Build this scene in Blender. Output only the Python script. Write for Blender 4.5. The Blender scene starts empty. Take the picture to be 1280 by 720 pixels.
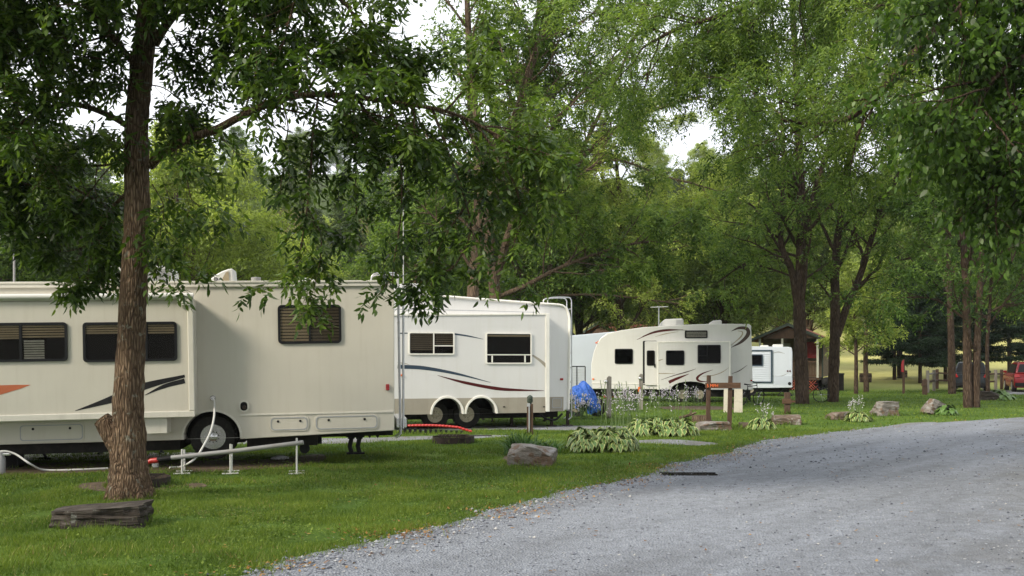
import bpy, math, random
import numpy as np
from mathutils import Vector, Matrix, Euler, noise as mnoise

random.seed(7)
RG = np.random.default_rng(11)
scene = bpy.context.scene
COL = scene.collection
FPX, HZ, CX, EYE = 1250.0, 448.0, 640.0, 1.85
PI = math.pi
R = math.radians

def gdepth(py): return FPX * EYE / (py - HZ)
def at(px, py, D): return Vector(((px - CX) * D / FPX, D, EYE - (py - HZ) * D / FPX))
def gp(px, py):
    D = gdepth(py); return Vector(((px - CX) * D / FPX, D, 0.0))

# ------------------------------------------------------------------ materials
def new_mat(name):
    m = bpy.data.materials.new(name); m.use_nodes = True
    nt = m.node_tree; nt.nodes.clear()
    return m, nt, nt.nodes, nt.links

def N(nt, t, **kw):
    n = nt.nodes.new(t)
    for k, v in kw.items():
        if k in n.inputs.keys() if isinstance(k, str) else False: n.inputs[k].default_value = v
        else: setattr(n, k, v)
    return n

def ramp(nt, src, stops, interp='LINEAR'):
    r = nt.nodes.new('ShaderNodeValToRGB'); r.color_ramp.interpolation = interp
    e = r.color_ramp.elements
    e[0].position, e[0].color = stops[0][0], (*stops[0][1], 1)
    e[1].position, e[1].color = stops[-1][0], (*stops[-1][1], 1)
    for p, c in stops[1:-1]:
        x = e.new(p); x.color = (*c, 1)
    nt.links.new(src, r.inputs['Fac']); return r

def tex(nt, kind, scale, vec=None, detail=4.0, rough=0.55, **kw):
    n = nt.nodes.new(kind); n.inputs['Scale'].default_value = scale
    if 'Detail' in n.inputs.keys() and kind == 'ShaderNodeTexNoise':
        n.inputs['Detail'].default_value = detail; n.inputs['Roughness'].default_value = rough
    if vec is not None: nt.links.new(vec, n.inputs['Vector'])
    for k, v in kw.items(): setattr(n, k, v)
    return n

def objvec(nt, scale=(1, 1, 1)):
    tc = nt.nodes.new('ShaderNodeTexCoord'); mp = nt.nodes.new('ShaderNodeMapping')
    mp.inputs['Scale'].default_value = scale
    nt.links.new(tc.outputs['Object'], mp.inputs['Vector']); return mp.outputs['Vector']

def mixc(nt, fac, a, b, mode='MIX'):
    m = nt.nodes.new('ShaderNodeMix'); m.data_type = 'RGBA'; m.blend_type = mode
    for i, v in ((0, fac), (6, a), (7, b)):
        if hasattr(v, 'is_linked') or hasattr(v, 'links'): nt.links.new(v, m.inputs[i])
        else: m.inputs[i].default_value = v if i == 0 else (*v, 1)
    return m.outputs[2]

def finish(nt, color, rough=0.6, metal=0.0, bump=None, bstr=0.3, bdist=0.01, spec=0.5, extra=None):
    b = nt.nodes.new('ShaderNodeBsdfPrincipled'); o = nt.nodes.new('ShaderNodeOutputMaterial')
    if hasattr(color, 'links'): nt.links.new(color, b.inputs['Base Color'])
    else: b.inputs['Base Color'].default_value = (*color, 1)
    if hasattr(rough, 'links'): nt.links.new(rough, b.inputs['Roughness'])
    else: b.inputs['Roughness'].default_value = rough
    b.inputs['Metallic'].default_value = metal
    b.inputs['Specular IOR Level'].default_value = spec
    if bump is not None:
        bp = nt.nodes.new('ShaderNodeBump'); bp.inputs['Strength'].default_value = bstr
        bp.inputs['Distance'].default_value = bdist
        nt.links.new(bump, bp.inputs['Height']); nt.links.new(bp.outputs['Normal'], b.inputs['Normal'])
    nt.links.new(b.outputs['BSDF'], o.inputs['Surface'])
    return b

def paint(name, col, rough=0.5, metal=0.0, var=0.12, scale=3.0, bump=0.0, dirt=None, spec=0.5, zscale=1.0, grime=None):
    m, nt, nodes, L = new_mat(name)
    v = objvec(nt, (1, 1, zscale))
    n = tex(nt, 'ShaderNodeTexNoise', scale, v, 5.0, 0.6)
    dark = tuple(c * (1 - var) for c in col); lite = tuple(min(1, c * (1 + var * 0.6)) for c in col)
    c = ramp(nt, n.outputs['Fac'], [(0.3, dark), (0.7, lite)]).outputs['Color']
    if dirt:
        n2 = tex(nt, 'ShaderNodeTexNoise', scale * 2.3, v, 8.0, 0.7)
        f = ramp(nt, n2.outputs['Fac'], [(0.5, (0, 0, 0)), (0.72, (0.75, 0.75, 0.75))]).outputs['Color']
        c = mixc(nt, f, c, dirt)
    if grime:                                   # rain streaks and road dirt low on a vehicle side
        v2 = objvec(nt, (5.0, 5.0, 0.35))
        n3 = tex(nt, 'ShaderNodeTexNoise', 2.0, v2, 6.0, 0.65)
        f = ramp(nt, n3.outputs['Fac'], [(0.5, (0, 0, 0)), (0.85, (grime[3],) * 3)]).outputs['Color']
        c = mixc(nt, f, c, grime[:3])
    fine = tex(nt, 'ShaderNodeTexNoise', scale * 14, v, 3.0)
    finish(nt, c, rough, metal, fine.outputs['Fac'] if bump else None, bump, 0.01, spec)
    return m

def two_tone(name, stops, scale, rough=0.85, bstr=0.6, bdist=0.02, stretch=(1, 1, 1), detail=8.0, lichen=None):
    m, nt, nodes, L = new_mat(name)
    v = objvec(nt, stretch)
    n = tex(nt, 'ShaderNodeTexNoise', scale, v, detail, 0.65)
    c = ramp(nt, n.outputs['Fac'], stops).outputs['Color']
    h = n.outputs['Fac']
    if lichen:
        n2 = tex(nt, 'ShaderNodeTexNoise', lichen[1], objvec(nt), 5.0, 0.6)
        f = ramp(nt, n2.outputs['Fac'], [(lichen[2], (0, 0, 0)), (lichen[2] + 0.05, (0.8, 0.8, 0.8))]).outputs['Color']
        c = mixc(nt, f, c, lichen[0])
    finish(nt, c, rough, 0, h, bstr, bdist, 0.3)
    return m

def bark(name, cols, vs=9.0, lichen=True):
    m, nt, nodes, L = new_mat(name)
    v = objvec(nt, (1, 1, 0.16))
    vo = tex(nt, 'ShaderNodeTexVoronoi', vs * 3.4, v); vo.feature = 'DISTANCE_TO_EDGE'
    n = tex(nt, 'ShaderNodeTexNoise', vs * 1.5, v, 8.0, 0.7)
    big = tex(nt, 'ShaderNodeTexNoise', 1.7, objvec(nt), 4.0, 0.6)
    mul = nt.nodes.new('ShaderNodeMath'); mul.operation = 'MULTIPLY_ADD'; mul.inputs[1].default_value = 1.6; 
    L.new(vo.outputs['Distance'], mul.inputs[0]); L.new(n.outputs['Fac'], mul.inputs[2])
    c = ramp(nt, mul.outputs[0], [(0.35, cols[0]), (0.62, cols[1]), (0.95, cols[2])]).outputs['Color']
    c = mixc(nt, ramp(nt, big.outputs['Fac'], [(0.42, (0, 0, 0)), (0.66, (0.6, 0.6, 0.6))]).outputs['Color'], c, tuple(x * 0.6 for x in cols[1]))
    if lichen:
        n2 = tex(nt, 'ShaderNodeTexNoise', 8.5, objvec(nt), 5.0, 0.6)
        f = ramp(nt, n2.outputs['Fac'], [(0.61, (0, 0, 0)), (0.66, (0.7, 0.7, 0.7))]).outputs['Color']
        c = mixc(nt, f, c, (0.25, 0.25, 0.20))
    finish(nt, c, 0.9, 0, mul.outputs[0], 1.0, 0.06, 0.15)
    return m

def leafmat(name, dark, mid, lite, rough=0.45, trans=0.35, clump=0.6, gloss=0.5, fall=None):
    m, nt, nodes, L = new_mat(name)
    a = nodes.new('ShaderNodeAttribute'); a.attribute_name = 'tint'
    n = tex(nt, 'ShaderNodeTexNoise', clump, objvec(nt), 3.0, 0.5)
    ad = nodes.new('ShaderNodeMath'); ad.operation = 'MULTIPLY_ADD'; ad.inputs[1].default_value = 0.5
    L.new(a.outputs['Fac'], ad.inputs[0]); L.new(n.outputs['Fac'], ad.inputs[2])
    st = [(0.45, dark), (0.72, mid), (1.0, lite)]
    c = ramp(nt, ad.outputs[0], st).outputs['Color']
    p = nodes.new('ShaderNodeBsdfPrincipled'); L.new(c, p.inputs['Base Color'])
    p.inputs['Roughness'].default_value = rough; p.inputs['Specular IOR Level'].default_value = gloss
    t = nodes.new('ShaderNodeBsdfTranslucent')
    tc = mixc(nt, 1.0, c, (1.3, 1.35, 0.6), 'MULTIPLY'); L.new(tc, t.inputs['Color'])
    mx = nodes.new('ShaderNodeMixShader'); mx.inputs[0].default_value = trans
    L.new(p.outputs[0], mx.inputs[1]); L.new(t.outputs[0], mx.inputs[2])
    o = nodes.new('ShaderNodeOutputMaterial'); L.new(mx.outputs[0], o.inputs['Surface'])
    return m

M = {}
M['cream'] = paint('cream_paint', (0.57, 0.54, 0.47), 0.32, var=0.05, scale=1.2, grime=(0.42, 0.38, 0.30, 0.35))
M['cream_trim'] = paint('cream_trim', (0.64, 0.615, 0.55), 0.4, var=0.06, grime=(0.35, 0.33, 0.28, 0.5))
M['white'] = paint('white_gelcoat', (0.665, 0.66, 0.65), 0.3, var=0.04, scale=1.2, grime=(0.5, 0.47, 0.4, 0.3))
M['white_trim'] = paint('white_trim', (0.80, 0.78, 0.72), 0.4, var=0.08, scale=4, grime=(0.45, 0.40, 0.32, 0.5))
M['ivory'] = paint('ivory_gelcoat', (0.585, 0.58, 0.56), 0.32, var=0.04, scale=1.2, grime=(0.45, 0.42, 0.36, 0.3))
M['bluewhite'] = paint('pale_gelcoat', (0.58, 0.63, 0.71), 0.3, var=0.04, scale=1.2)
M['taupe'] = paint('taupe_band', (0.33, 0.30, 0.245), 0.5, var=0.08, grime=(0.22, 0.18, 0.13, 0.5))
M['black'] = paint('black_rubber', (0.012, 0.012, 0.013), 0.6, var=0.3, scale=6, spec=0.15)
M['blackgloss'] = paint('black_gloss', (0.008, 0.008, 0.009), 0.3, var=0.2, spec=0.25)
M['chassis'] = paint('chassis_steel', (0.02, 0.019, 0.018), 0.85, var=0.4, scale=5, dirt=(0.045, 0.038, 0.03), spec=0.1)
M['tyre'] = paint('tyre_rubber', (0.022, 0.021, 0.02), 0.85, var=0.2, scale=7, dirt=(0.05, 0.044, 0.038), spec=0.15)
M['chrome'] = paint('polished_steel', (0.6, 0.6, 0.6), 0.22, 0.9, var=0.1)
M['alu'] = paint('aluminium', (0.55, 0.56, 0.58), 0.4, 0.75, var=0.08)
M['rimgold'] = paint('dusty_rim', (0.42, 0.37, 0.28), 0.5, 0.4, var=0.2, scale=8, dirt=(0.12, 0.09, 0.06))
M['darkin'] = paint('dark_interior', (0.008, 0.007, 0.006), 0.9, var=0.3, spec=0.0)
M['blind'] = paint('tan_blind', (0.34, 0.27, 0.19), 0.7, var=0.12, spec=0.05)
M['blinddark'] = paint('brown_blind', (0.13, 0.105, 0.08), 0.7, var=0.12, spec=0.05)
M['curtain'] = paint('pale_curtain', (0.36, 0.35, 0.33), 0.9, var=0.15, scale=9)
M['blackdecal'] = paint('charcoal_decal', (0.018, 0.018, 0.02), 0.5, var=0.1, spec=0.15)
M['orange'] = paint('orange_decal', (0.46, 0.12, 0.045), 0.4, var=0.1)
M['navy'] = paint('slate_blue_decal', (0.04, 0.062, 0.09), 0.45, var=0.1, spec=0.15)
M['maroon'] = paint('maroon_decal', (0.075, 0.012, 0.012), 0.45, var=0.1, spec=0.15)
M['brown'] = paint('brown_decal', (0.045, 0.022, 0.014), 0.4, var=0.1)
M['tan'] = paint('tan_decal', (0.30, 0.25, 0.17), 0.4, var=0.1)
M['greydecal'] = paint('grey_decal', (0.35, 0.36, 0.38), 0.4, var=0.1)
M['redlens'] = paint('red_lens', (0.30, 0.010, 0.01), 0.2, var=0.1)
M['orangelens'] = paint('amber_lens', (0.75, 0.16, 0.03), 0.2, var=0.1)
M['redplastic'] = paint('red_plastic', (0.42, 0.02, 0.018), 0.4, var=0.1, dirt=(0.25, 0.05, 0.03))
M['whiteplastic'] = paint('white_plastic', (0.58, 0.58, 0.56), 0.45, var=0.06)
M['greypvc'] = paint('grey_pvc', (0.26, 0.26, 0.26), 0.5, var=0.1, dirt=(0.22, 0.2, 0.17))
M['rust'] = two_tone('rusty_steel', [(0.3, (0.018, 0.015, 0.014)), (0.6, (0.045, 0.032, 0.026)), (0.8, (0.09, 0.05, 0.033))], 9)
M['woodbrown'] = two_tone('brown_timber', [(0.3, (0.04, 0.024, 0.016)), (0.7, (0.10, 0.06, 0.04))], 8, stretch=(3, 3, 0.4), bstr=0.4)
M['woodhoriz'] = two_tone('brown_plank', [(0.3, (0.055, 0.03, 0.018)), (0.7, (0.125, 0.07, 0.042))], 8, stretch=(0.4, 3, 3), bstr=0.4)
M['woodgrey'] = two_tone('weathered_timber', [(0.3, (0.14, 0.125, 0.105)), (0.7, (0.34, 0.31, 0.27))], 8, stretch=(3, 3, 0.4), bstr=0.4)
M['paleboard'] = paint('pale_board', (0.50, 0.46, 0.37), 0.7, var=0.1, dirt=(0.3, 0.26, 0.2))
M['orangetext'] = paint('orange_lettering', (0.85, 0.16, 0.04), 0.6, var=0.2, scale=20)
M['darktext'] = paint('dark_lettering', (0.05, 0.05, 0.06), 0.6)
M['tarp'] = paint('blue_tarpaulin', (0.02, 0.10, 0.42), 0.6, var=0.25, scale=5, bump=0.3)
M['rock_slate'] = two_tone('slate_stone', [(0.28, (0.010, 0.009, 0.008)), (0.5, (0.040, 0.031, 0.024)), (0.74, (0.125, 0.11, 0.095))], 2.6, stretch=(1, 1, 9), bstr=1.0, bdist=0.08, lichen=((0.17, 0.18, 0.16), 7, 0.64))
M['rock_pale'] = two_tone('grey_fieldstone', [(0.28, (0.07, 0.052, 0.04)), (0.5, (0.19, 0.17, 0.15)), (0.75, (0.34, 0.345, 0.36))], 3.2, stretch=(1, 1, 3), bstr=1.0, bdist=0.08, lichen=((0.13, 0.078, 0.048), 3.4, 0.52))
M['rock_brown'] = two_tone('brown_fieldstone', [(0.28, (0.055, 0.036, 0.026)), (0.5, (0.13, 0.095, 0.07)), (0.75, (0.27, 0.24, 0.22))], 3.2, stretch=(1, 1, 3), bstr=1.0, bdist=0.08, lichen=((0.28, 0.27, 0.25), 4.4, 0.58))
M['bark1'] = bark('furrowed_bark', [(0.018, 0.012, 0.008), (0.12, 0.078, 0.049), (0.27, 0.19, 0.125)], 9.5)
M['bark2'] = bark('brown_bark', [(0.016, 0.011, 0.008), (0.065, 0.043, 0.030), (0.125, 0.088, 0.062)], 6, False)
M['bark3'] = bark('pale_bark', [(0.04, 0.03, 0.022), (0.13, 0.09, 0.062), (0.22, 0.16, 0.11)], 6, False)
M['leaf_near'] = leafmat('box_elder_leaf', (0.018, 0.040, 0.008), (0.054, 0.104, 0.016), (0.125, 0.195, 0.028), 0.42, 0.40, 0.7, 0.4)
M['leaf_broad'] = leafmat('broad_leaf', (0.020, 0.044, 0.008), (0.048, 0.100, 0.014), (0.10, 0.18, 0.026), 0.42, 0.45, 0.7, 0.35)
M['leaf_mid'] = leafmat('walnut_leaf', (0.040, 0.080, 0.020), (0.108, 0.178, 0.040), (0.225, 0.31, 0.070), 0.55, 0.48, 0.35, 0.25)
M['leaf_deep'] = leafmat('deeper_green_leaf', (0.026, 0.058, 0.014), (0.064, 0.124, 0.026), (0.135, 0.215, 0.045), 0.55, 0.42, 0.35, 0.25)  # deeper green than the walnut leaf, for the trees by the cars
M['leaf_lite'] = leafmat('yellowish_leaf', (0.13, 0.175, 0.040), (0.26, 0.325, 0.075), (0.40, 0.47, 0.12), 0.6, 0.48, 0.25, 0.25)
M['leaf_bg'] = leafmat('distant_leaf', (0.066, 0.105, 0.030), (0.145, 0.205, 0.054), (0.245, 0.31, 0.085), 0.7, 0.42, 0.2, 0.2)
M['leaf_dk'] = leafmat('deep_green_leaf', (0.030, 0.055, 0.016), (0.060, 0.098, 0.028), (0.10, 0.145, 0.04), 0.7, 0.38, 0.3, 0.2)
M['leaf_rust'] = leafmat('dull_olive_leaf', (0.085, 0.085, 0.04), (0.15, 0.14, 0.06), (0.21, 0.185, 0.085), 0.7, 0.35, 0.2, 0.2)
M['needle'] = leafmat('spruce_needle', (0.007, 0.018, 0.008), (0.015, 0.036, 0.015), (0.03, 0.06, 0.024), 0.7, 0.1, 0.5, 0.2)
M['needle_lite'] = leafmat('pine_needle', (0.035, 0.06, 0.02), (0.07, 0.105, 0.035), (0.11, 0.15, 0.05), 0.7, 0.2, 0.5, 0.2)
M['hosta_g'] = paint('hosta_green', (0.075, 0.145, 0.026), 0.45, var=0.35, scale=6)
M['hosta_c'] = paint('hosta_cream', (0.42, 0.44, 0.16), 0.5, var=0.2, scale=6)
M['stalk'] = paint('green_stalk', (0.11, 0.17, 0.05), 0.6, var=0.2)
M['petal'] = paint('lilac_petal', (0.62, 0.56, 0.66), 0.6, var=0.12)
M['irisleaf'] = paint('strap_leaf', (0.060, 0.145, 0.025), 0.45, var=0.35, scale=5)
M['grassblade'] = leafmat('grass_blade', (0.052, 0.094, 0.014), (0.095, 0.155, 0.022), (0.165, 0.225, 0.036), 0.6, 0.35, 0.9, 0.25)
M['deadleaf'] = leafmat('dead_leaf', (0.09, 0.04, 0.015), (0.24, 0.11, 0.03), (0.36, 0.22, 0.07), 0.7, 0.1, 2.0, 0.2)

def glass(name, tint=0.25, refl=0.14):
    m, nt, nodes, L = new_mat(name)
    t = nodes.new('ShaderNodeBsdfTransparent'); t.inputs[0].default_value = (tint, tint, tint * 0.98, 1)
    g = nodes.new('ShaderNodeBsdfGlossy'); g.inputs['Roughness'].default_value = 0.03
    mx = nodes.new('ShaderNodeMixShader'); mx.inputs[0].default_value = refl
    L.new(t.outputs[0], mx.inputs[1]); L.new(g.outputs[0], mx.inputs[2])
    o = nodes.new('ShaderNodeOutputMaterial'); L.new(mx.outputs[0], o.inputs['Surface'])
    return m
M['glass'] = glass('window_glass', 0.85, 0.003)
M['glassdark'] = glass('tinted_glass', 0.35, 0.004)

# ------------------------------------------------------------------ mesh helpers
class MB:
    def __init__(s): s.v = []; s.f = []; s.m = []; s.X = None
    def add(s, vs, fs, mi=0):
        b = len(s.v)
        if s.X is not None: vs = [s.X @ Vector(v) for v in vs]
        s.v += [tuple(v) for v in vs]; s.f += [tuple(i + b for i in f) for f in fs]; s.m += [mi] * len(fs); return s
    def box(s, x0, x1, y0, y1, z0, z1, mi=0):
        v = [(x, y, z) for z in (z0, z1) for y in (y0, y1) for x in (x0, x1)]
        return s.add(v, [(0, 2, 3, 1), (4, 5, 7, 6), (0, 1, 5, 4), (2, 6, 7, 3), (0, 4, 6, 2), (1, 3, 7, 5)], mi)
    def prism(s, pts, y0, y1, mi=0):
        n = len(pts); a = sum(pts[i][0] * pts[(i + 1) % n][1] - pts[(i + 1) % n][0] * pts[i][1] for i in range(n))
        if a < 0: pts = pts[::-1]
        v = [(x, y0, z) for x, z in pts] + [(x, y1, z) for x, z in pts]
        f = [tuple(range(n)), tuple(range(2 * n - 1, n - 1, -1))]
        f += [(i, i + n, (i + 1) % n + n, (i + 1) % n) for i in range(n)]
        return s.add(v, f, mi)
    def ring(s, outer, inner, y0, y1, mi=0):
        n = len(outer)
        v = [(x, y, z) for y in (y0, y1) for lp in (outer, inner) for x, z in lp]
        f = []
        for i in range(n):
            j = (i + 1) % n
            f += [(i, j, n + j, n + i), (2 * n + i, 3 * n + i, 3 * n + j, 2 * n + j), (i, 2 * n + i, 2 * n + j, j), (n + i, n + j, 3 * n + j, 3 * n + i)]
        return s.add(v, f, mi)
    def tube(s, path, r, n=8, mi=0, cap=True):
        P = [Vector(p) for p in path]; k = len(P)
        rs = r if isinstance(r, (list, tuple)) else [r] * k
        v = []; up = None
        for i in range(k):
            d = (P[min(i + 1, k - 1)] - P[max(i - 1, 0)]).normalized()
            if up is None:
                up = Vector((0, 0, 1)) if abs(d.z) < 0.9 else Vector((1, 0, 0))
            a = d.cross(up); a.normalize(); b = a.cross(d); b.normalize(); up = b
            for j in range(n):
                t = 2 * PI * j / n
                v.append(P[i] + (a * math.cos(t) + b * math.sin(t)) * rs[i])
        f = [(i * n + j, i * n + (j + 1) % n, (i + 1) * n + (j + 1) % n, (i + 1) * n + j) for i in range(k - 1) for j in range(n)]
        if cap: f += [tuple(range(n - 1, -1, -1)), tuple(range((k - 1) * n, k * n))]
        return s.add(v, f, mi)
    def lathe(s, prof, c, axis='z', n=20, mi=0):
        v = []
        for r, h in prof:
            for j in range(n):
                t = 2 * PI * j / n; a, b = r * math.cos(t), r * math.sin(t)
                v.append({'z': (c[0] + a, c[1] + b, c[2] + h), 'y': (c[0] + a, c[1] + h, c[2] + b), 'x': (c[0] + h, c[1] + a, c[2] + b)}[axis])
        k = len(prof)
        f = [(i * n + j, i * n + (j + 1) % n, (i + 1) * n + (j + 1) % n, (i + 1) * n + j) for i in range(k - 1) for j in range(n)]
        f += [tuple(range(n)), tuple(range((k - 1) * n, k * n))]
        return s.add(v, f, mi)
    def build(s, name, mat, parent=None, smooth=None, bevel=0.0, loc=None):
        me = bpy.data.meshes.new(name); me.from_pydata(s.v, [], s.f)
        for mt in (mat if isinstance(mat, (list, tuple)) else [mat]): me.materials.append(mt)
        if len(me.materials) > 1: me.polygons.foreach_set('material_index', s.m)
        import bmesh
        bm = bmesh.new(); bm.from_mesh(me); bmesh.ops.recalc_face_normals(bm, faces=bm.faces[:]); bm.to_mesh(me); bm.free()
        if smooth:
            me.polygons.foreach_set('use_smooth', [True] * len(me.polygons))
            try: me.set_sharp_from_angle(angle=R(smooth))
            except Exception: pass
        o = bpy.data.objects.new(name, me); COL.objects.link(o)
        if parent is not None: o.parent = parent
        if loc is not None: o.location = loc
        if bevel:
            b = o.modifiers.new('bevel', 'BEVEL'); b.width = bevel; b.segments = 2; b.limit_method = 'ANGLE'; b.angle_limit = R(35)
        return o

def tag(o, label=None, cat=None, group=None, kind=None):
    if label: o['label'] = label
    if cat: o['category'] = cat
    if group: o['group'] = group
    if kind: o['kind'] = kind
    return o
def thing(name, label, cat, loc=(0, 0, 0), rot=(0, 0, 0), group=None):
    o = bpy.data.objects.new(name, None); COL.objects.link(o); o.location = loc; o.rotation_euler = rot
    o.empty_display_size = 0.2
    return tag(o, label, cat, group)
def copy_tree(o, parent=None):
    c = o.copy(); COL.objects.link(c); c.parent = parent
    for ch in [x for x in ALLCH.get(o.name, [])]: copy_tree(ch, c)
    return c
ALLCH = {}
def index_children():
    ALLCH.clear()
    for ob in bpy.data.objects:
        if ob.parent: ALLCH.setdefault(ob.parent.name, []).append(ob)

def rrect(x0, z0, x1, z1, r, n=4):
    if x0 > x1: x0, x1 = x1, x0
    if z0 > z1: z0, z1 = z1, z0
    r = min(r, (x1 - x0) / 2.01, (z1 - z0) / 2.01); out = []
    for cx, cz, a0 in ((x1 - r, z0 + r, -90), (x1 - r, z1 - r, 0), (x0 + r, z1 - r, 90), (x0 + r, z0 + r, 180)):
        for k in range(n + 1):
            a = R(a0 + 90 * k / n); out.append((cx + r * math.cos(a), cz + r * math.sin(a)))
    return out

class Frame:
    """a vehicle's own axes: x along its side, y into its width, z up"""
    def __init__(s, name, label, cat, O, yaw, roll=0.0):
        s.root = thing(name, label, cat, O, (0, roll, yaw))
        s.Mx = Matrix.Translation(Vector(O)) @ Euler((0, roll, yaw)).to_matrix().to_4x4()
        s.I = s.Mx.inverted(); s.C = s.I @ Vector((0, 0, EYE))
    def q(s, px, py, off=0.0):
        d = s.I.to_3x3() @ Vector(((px - CX) / FPX, 1.0, -(py - HZ) / FPX))
        t = (off - s.C.y) / d.y; p = s.C + d * t
        return (p.x, p.z)
    def poly(s, pts, off=0.0): return [s.q(a, b, off) for a, b in pts]

def spline(pts, n=8):
    P = [Vector(p) for p in pts]; out = []
    P = [P[0] * 2 - P[1]] + P + [P[-1] * 2 - P[-2]]
    for i in range(1, len(P) - 2):
        for k in range(n):
            t = k / n; a, b, c, d = P[i - 1], P[i], P[i + 1], P[i + 2]
            out.append(0.5 * ((2 * b) + (c - a) * t + (2 * a - 5 * b + 4 * c - d) * t * t + (3 * b - 3 * c + d - a) * t ** 3))
    out.append(P[-2]); return out

# ------------------------------------------------------------------ camera, light, sky
cam = bpy.data.cameras.new('camera'); cam.sensor_width = 36; cam.lens = 36 * FPX / 1280
cam.shift_y = (HZ - 360) / 1280.0; cam.clip_end = 2000; cam.clip_start = 0.05
co = bpy.data.objects.new('camera', cam); COL.objects.link(co); co.location = (0, 0, EYE); co.rotation_euler = (R(90), 0, 0)
scene.camera = co

sdir = Vector((-0.78, -0.48, 0.62)).normalized()
sun = bpy.data.lights.new('sun', 'SUN'); sun.energy = 2.9; sun.angle = R(15); sun.color = (1.0, 0.91, 0.75)
so = bpy.data.objects.new('sun', sun); COL.objects.link(so); so.rotation_euler = sdir.to_track_quat('Z', 'Y').to_euler(); so.location = sdir * 50
w = bpy.data.worlds.new('World'); scene.world = w; w.use_nodes = True
nt = w.node_tree; nt.nodes.clear()
sk = nt.nodes.new('ShaderNodeTexSky'); sk.sky_type = 'NISHITA'; sk.sun_disc = False
sk.sun_elevation = math.asin(sdir.z); sk.sun_rotation = math.atan2(sdir.x, sdir.y)
cl = tex(nt, 'ShaderNodeTexNoise', 2.2, nt.nodes.new('ShaderNodeTexCoord').outputs['Generated'], 5.0, 0.5)
clc = ramp(nt, cl.outputs['Fac'], [(0.3, (0.86, 0.89, 0.95)), (0.65, (1.0, 1.0, 1.0))])
sc_ = nt.nodes.new('ShaderNodeVectorMath'); sc_.operation = 'SCALE'; sc_.inputs['Scale'].default_value = 9.6
nt.links.new(clc.outputs['Color'], sc_.inputs[0])
cc = mixc(nt, 0.86, sk.outputs['Color'], sc_.outputs['Vector'])
bg = nt.nodes.new('ShaderNodeBackground'); bg.inputs['Strength'].default_value = 0.1
wo = nt.nodes.new('ShaderNodeOutputWorld'); nt.links.new(cc, bg.inputs['Color']); nt.links.new(bg.outputs[0], wo.inputs['Surface'])
scene.view_settings.view_transform = 'Standard'; scene.view_settings.look = 'None'
scene.view_settings.gamma = 1; scene.view_settings.exposure = 0.9; scene.view_settings.use_curve_mapping = False
scene.render.engine = 'CYCLES'
scene.cycles.max_bounces = 6; scene.cycles.diffuse_bounces = 4; scene.cycles.glossy_bounces = 2
scene.cycles.transparent_max_bounces = 8; scene.cycles.transmission_bounces = 3
scene.cycles.use_adaptive_sampling = True; scene.cycles.use_denoising = True
scene.cycles.caustics_reflective = False; scene.cycles.caustics_refractive = False

# ------------------------------------------------------------------ ground
def smooth(t): t = max(0.0, min(1.0, t)); return t * t * (3 - 2 * t)
def terr(x, y):
    z = smooth((y - 62) / 45) * 1.5
    z += smooth((y - 95) / 170) * 41 * (1 + 0.16 * math.sin(x * 0.017 + 2.2))
    if y > 110: z += 1.5 * mnoise.noise(Vector((x * 0.02, y * 0.02, 0)))* smooth((y-110)/40)
    return z
def grid_coords(a, b, near, far, lo, hi): 
    out = []; t = a
    while t < b: out.append(t); t += near if lo <= t < hi else far
    return out + [b]
xs = grid_coords(-700, 700, 4, 25, -150, 150); ys = grid_coords(-60, 900, 3, 20, -10, 280)
gm = MB()
gm.add([(x, y, terr(x, y)) for y in ys for x in xs],
       [(j * len(xs) + i, j * len(xs) + i + 1, (j + 1) * len(xs) + i + 1, (j + 1) * len(xs) + i) for j in range(len(ys) - 1) for i in range(len(xs) - 1)])
m, nt, nodes, L = new_mat('lawn')
v = objvec(nt)
n1 = tex(nt, 'ShaderNodeTexNoise', 0.35, v, 6.0, 0.6); n2 = tex(nt, 'ShaderNodeTexNoise', 14, v, 6.0, 0.75); n3 = tex(nt, 'ShaderNodeTexNoise', 60, v, 3.0, 0.7)
c1 = ramp(nt, n1.outputs['Fac'], [(0.3, (0.048, 0.095, 0.014)), (0.5, (0.078, 0.140, 0.018)), (0.7, (0.130, 0.195, 0.030))]).outputs['Color']
c2 = ramp(nt, n2.outputs['Fac'], [(0.3, (0.35, 0.4, 0.4)), (0.55, (1, 1, 1)), (0.75, (1.3, 1.25, 1.2))]).outputs['Color']
cg = mixc(nt, 0.8, c1, c2, 'MULTIPLY')
dry = ramp(nt, tex(nt, 'ShaderNodeTexNoise', 1.1, v, 8.0, 0.7).outputs['Fac'], [(0.6, (0, 0, 0)), (0.72, (0.55, 0.55, 0.55))]).outputs['Color']
cg = mixc(nt, dry, cg, (0.17, 0.135, 0.05))
sp = nodes.new('ShaderNodeSeparateXYZ'); L.new(v, sp.inputs[0])
mr = nodes.new('ShaderNodeMapRange'); mr.inputs['From Min'].default_value = 56; mr.inputs['From Max'].default_value = 74; L.new(sp.outputs['Y'], mr.inputs[0])
field = ramp(nt, tex(nt, 'ShaderNodeTexNoise', 0.12, v, 5.0).outputs['Fac'], [(0.3, (0.27, 0.27, 0.085)), (0.7, (0.40, 0.37, 0.14))]).outputs['Color']
cg = mixc(nt, mr.outputs[0], cg, field)
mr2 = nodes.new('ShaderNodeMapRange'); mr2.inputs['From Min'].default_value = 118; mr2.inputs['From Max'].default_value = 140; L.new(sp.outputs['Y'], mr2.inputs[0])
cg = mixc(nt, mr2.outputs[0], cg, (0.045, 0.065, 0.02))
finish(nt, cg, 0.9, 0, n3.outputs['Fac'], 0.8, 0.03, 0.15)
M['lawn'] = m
tag(gm.build('ground', m, smooth=80), kind='structure')

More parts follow.
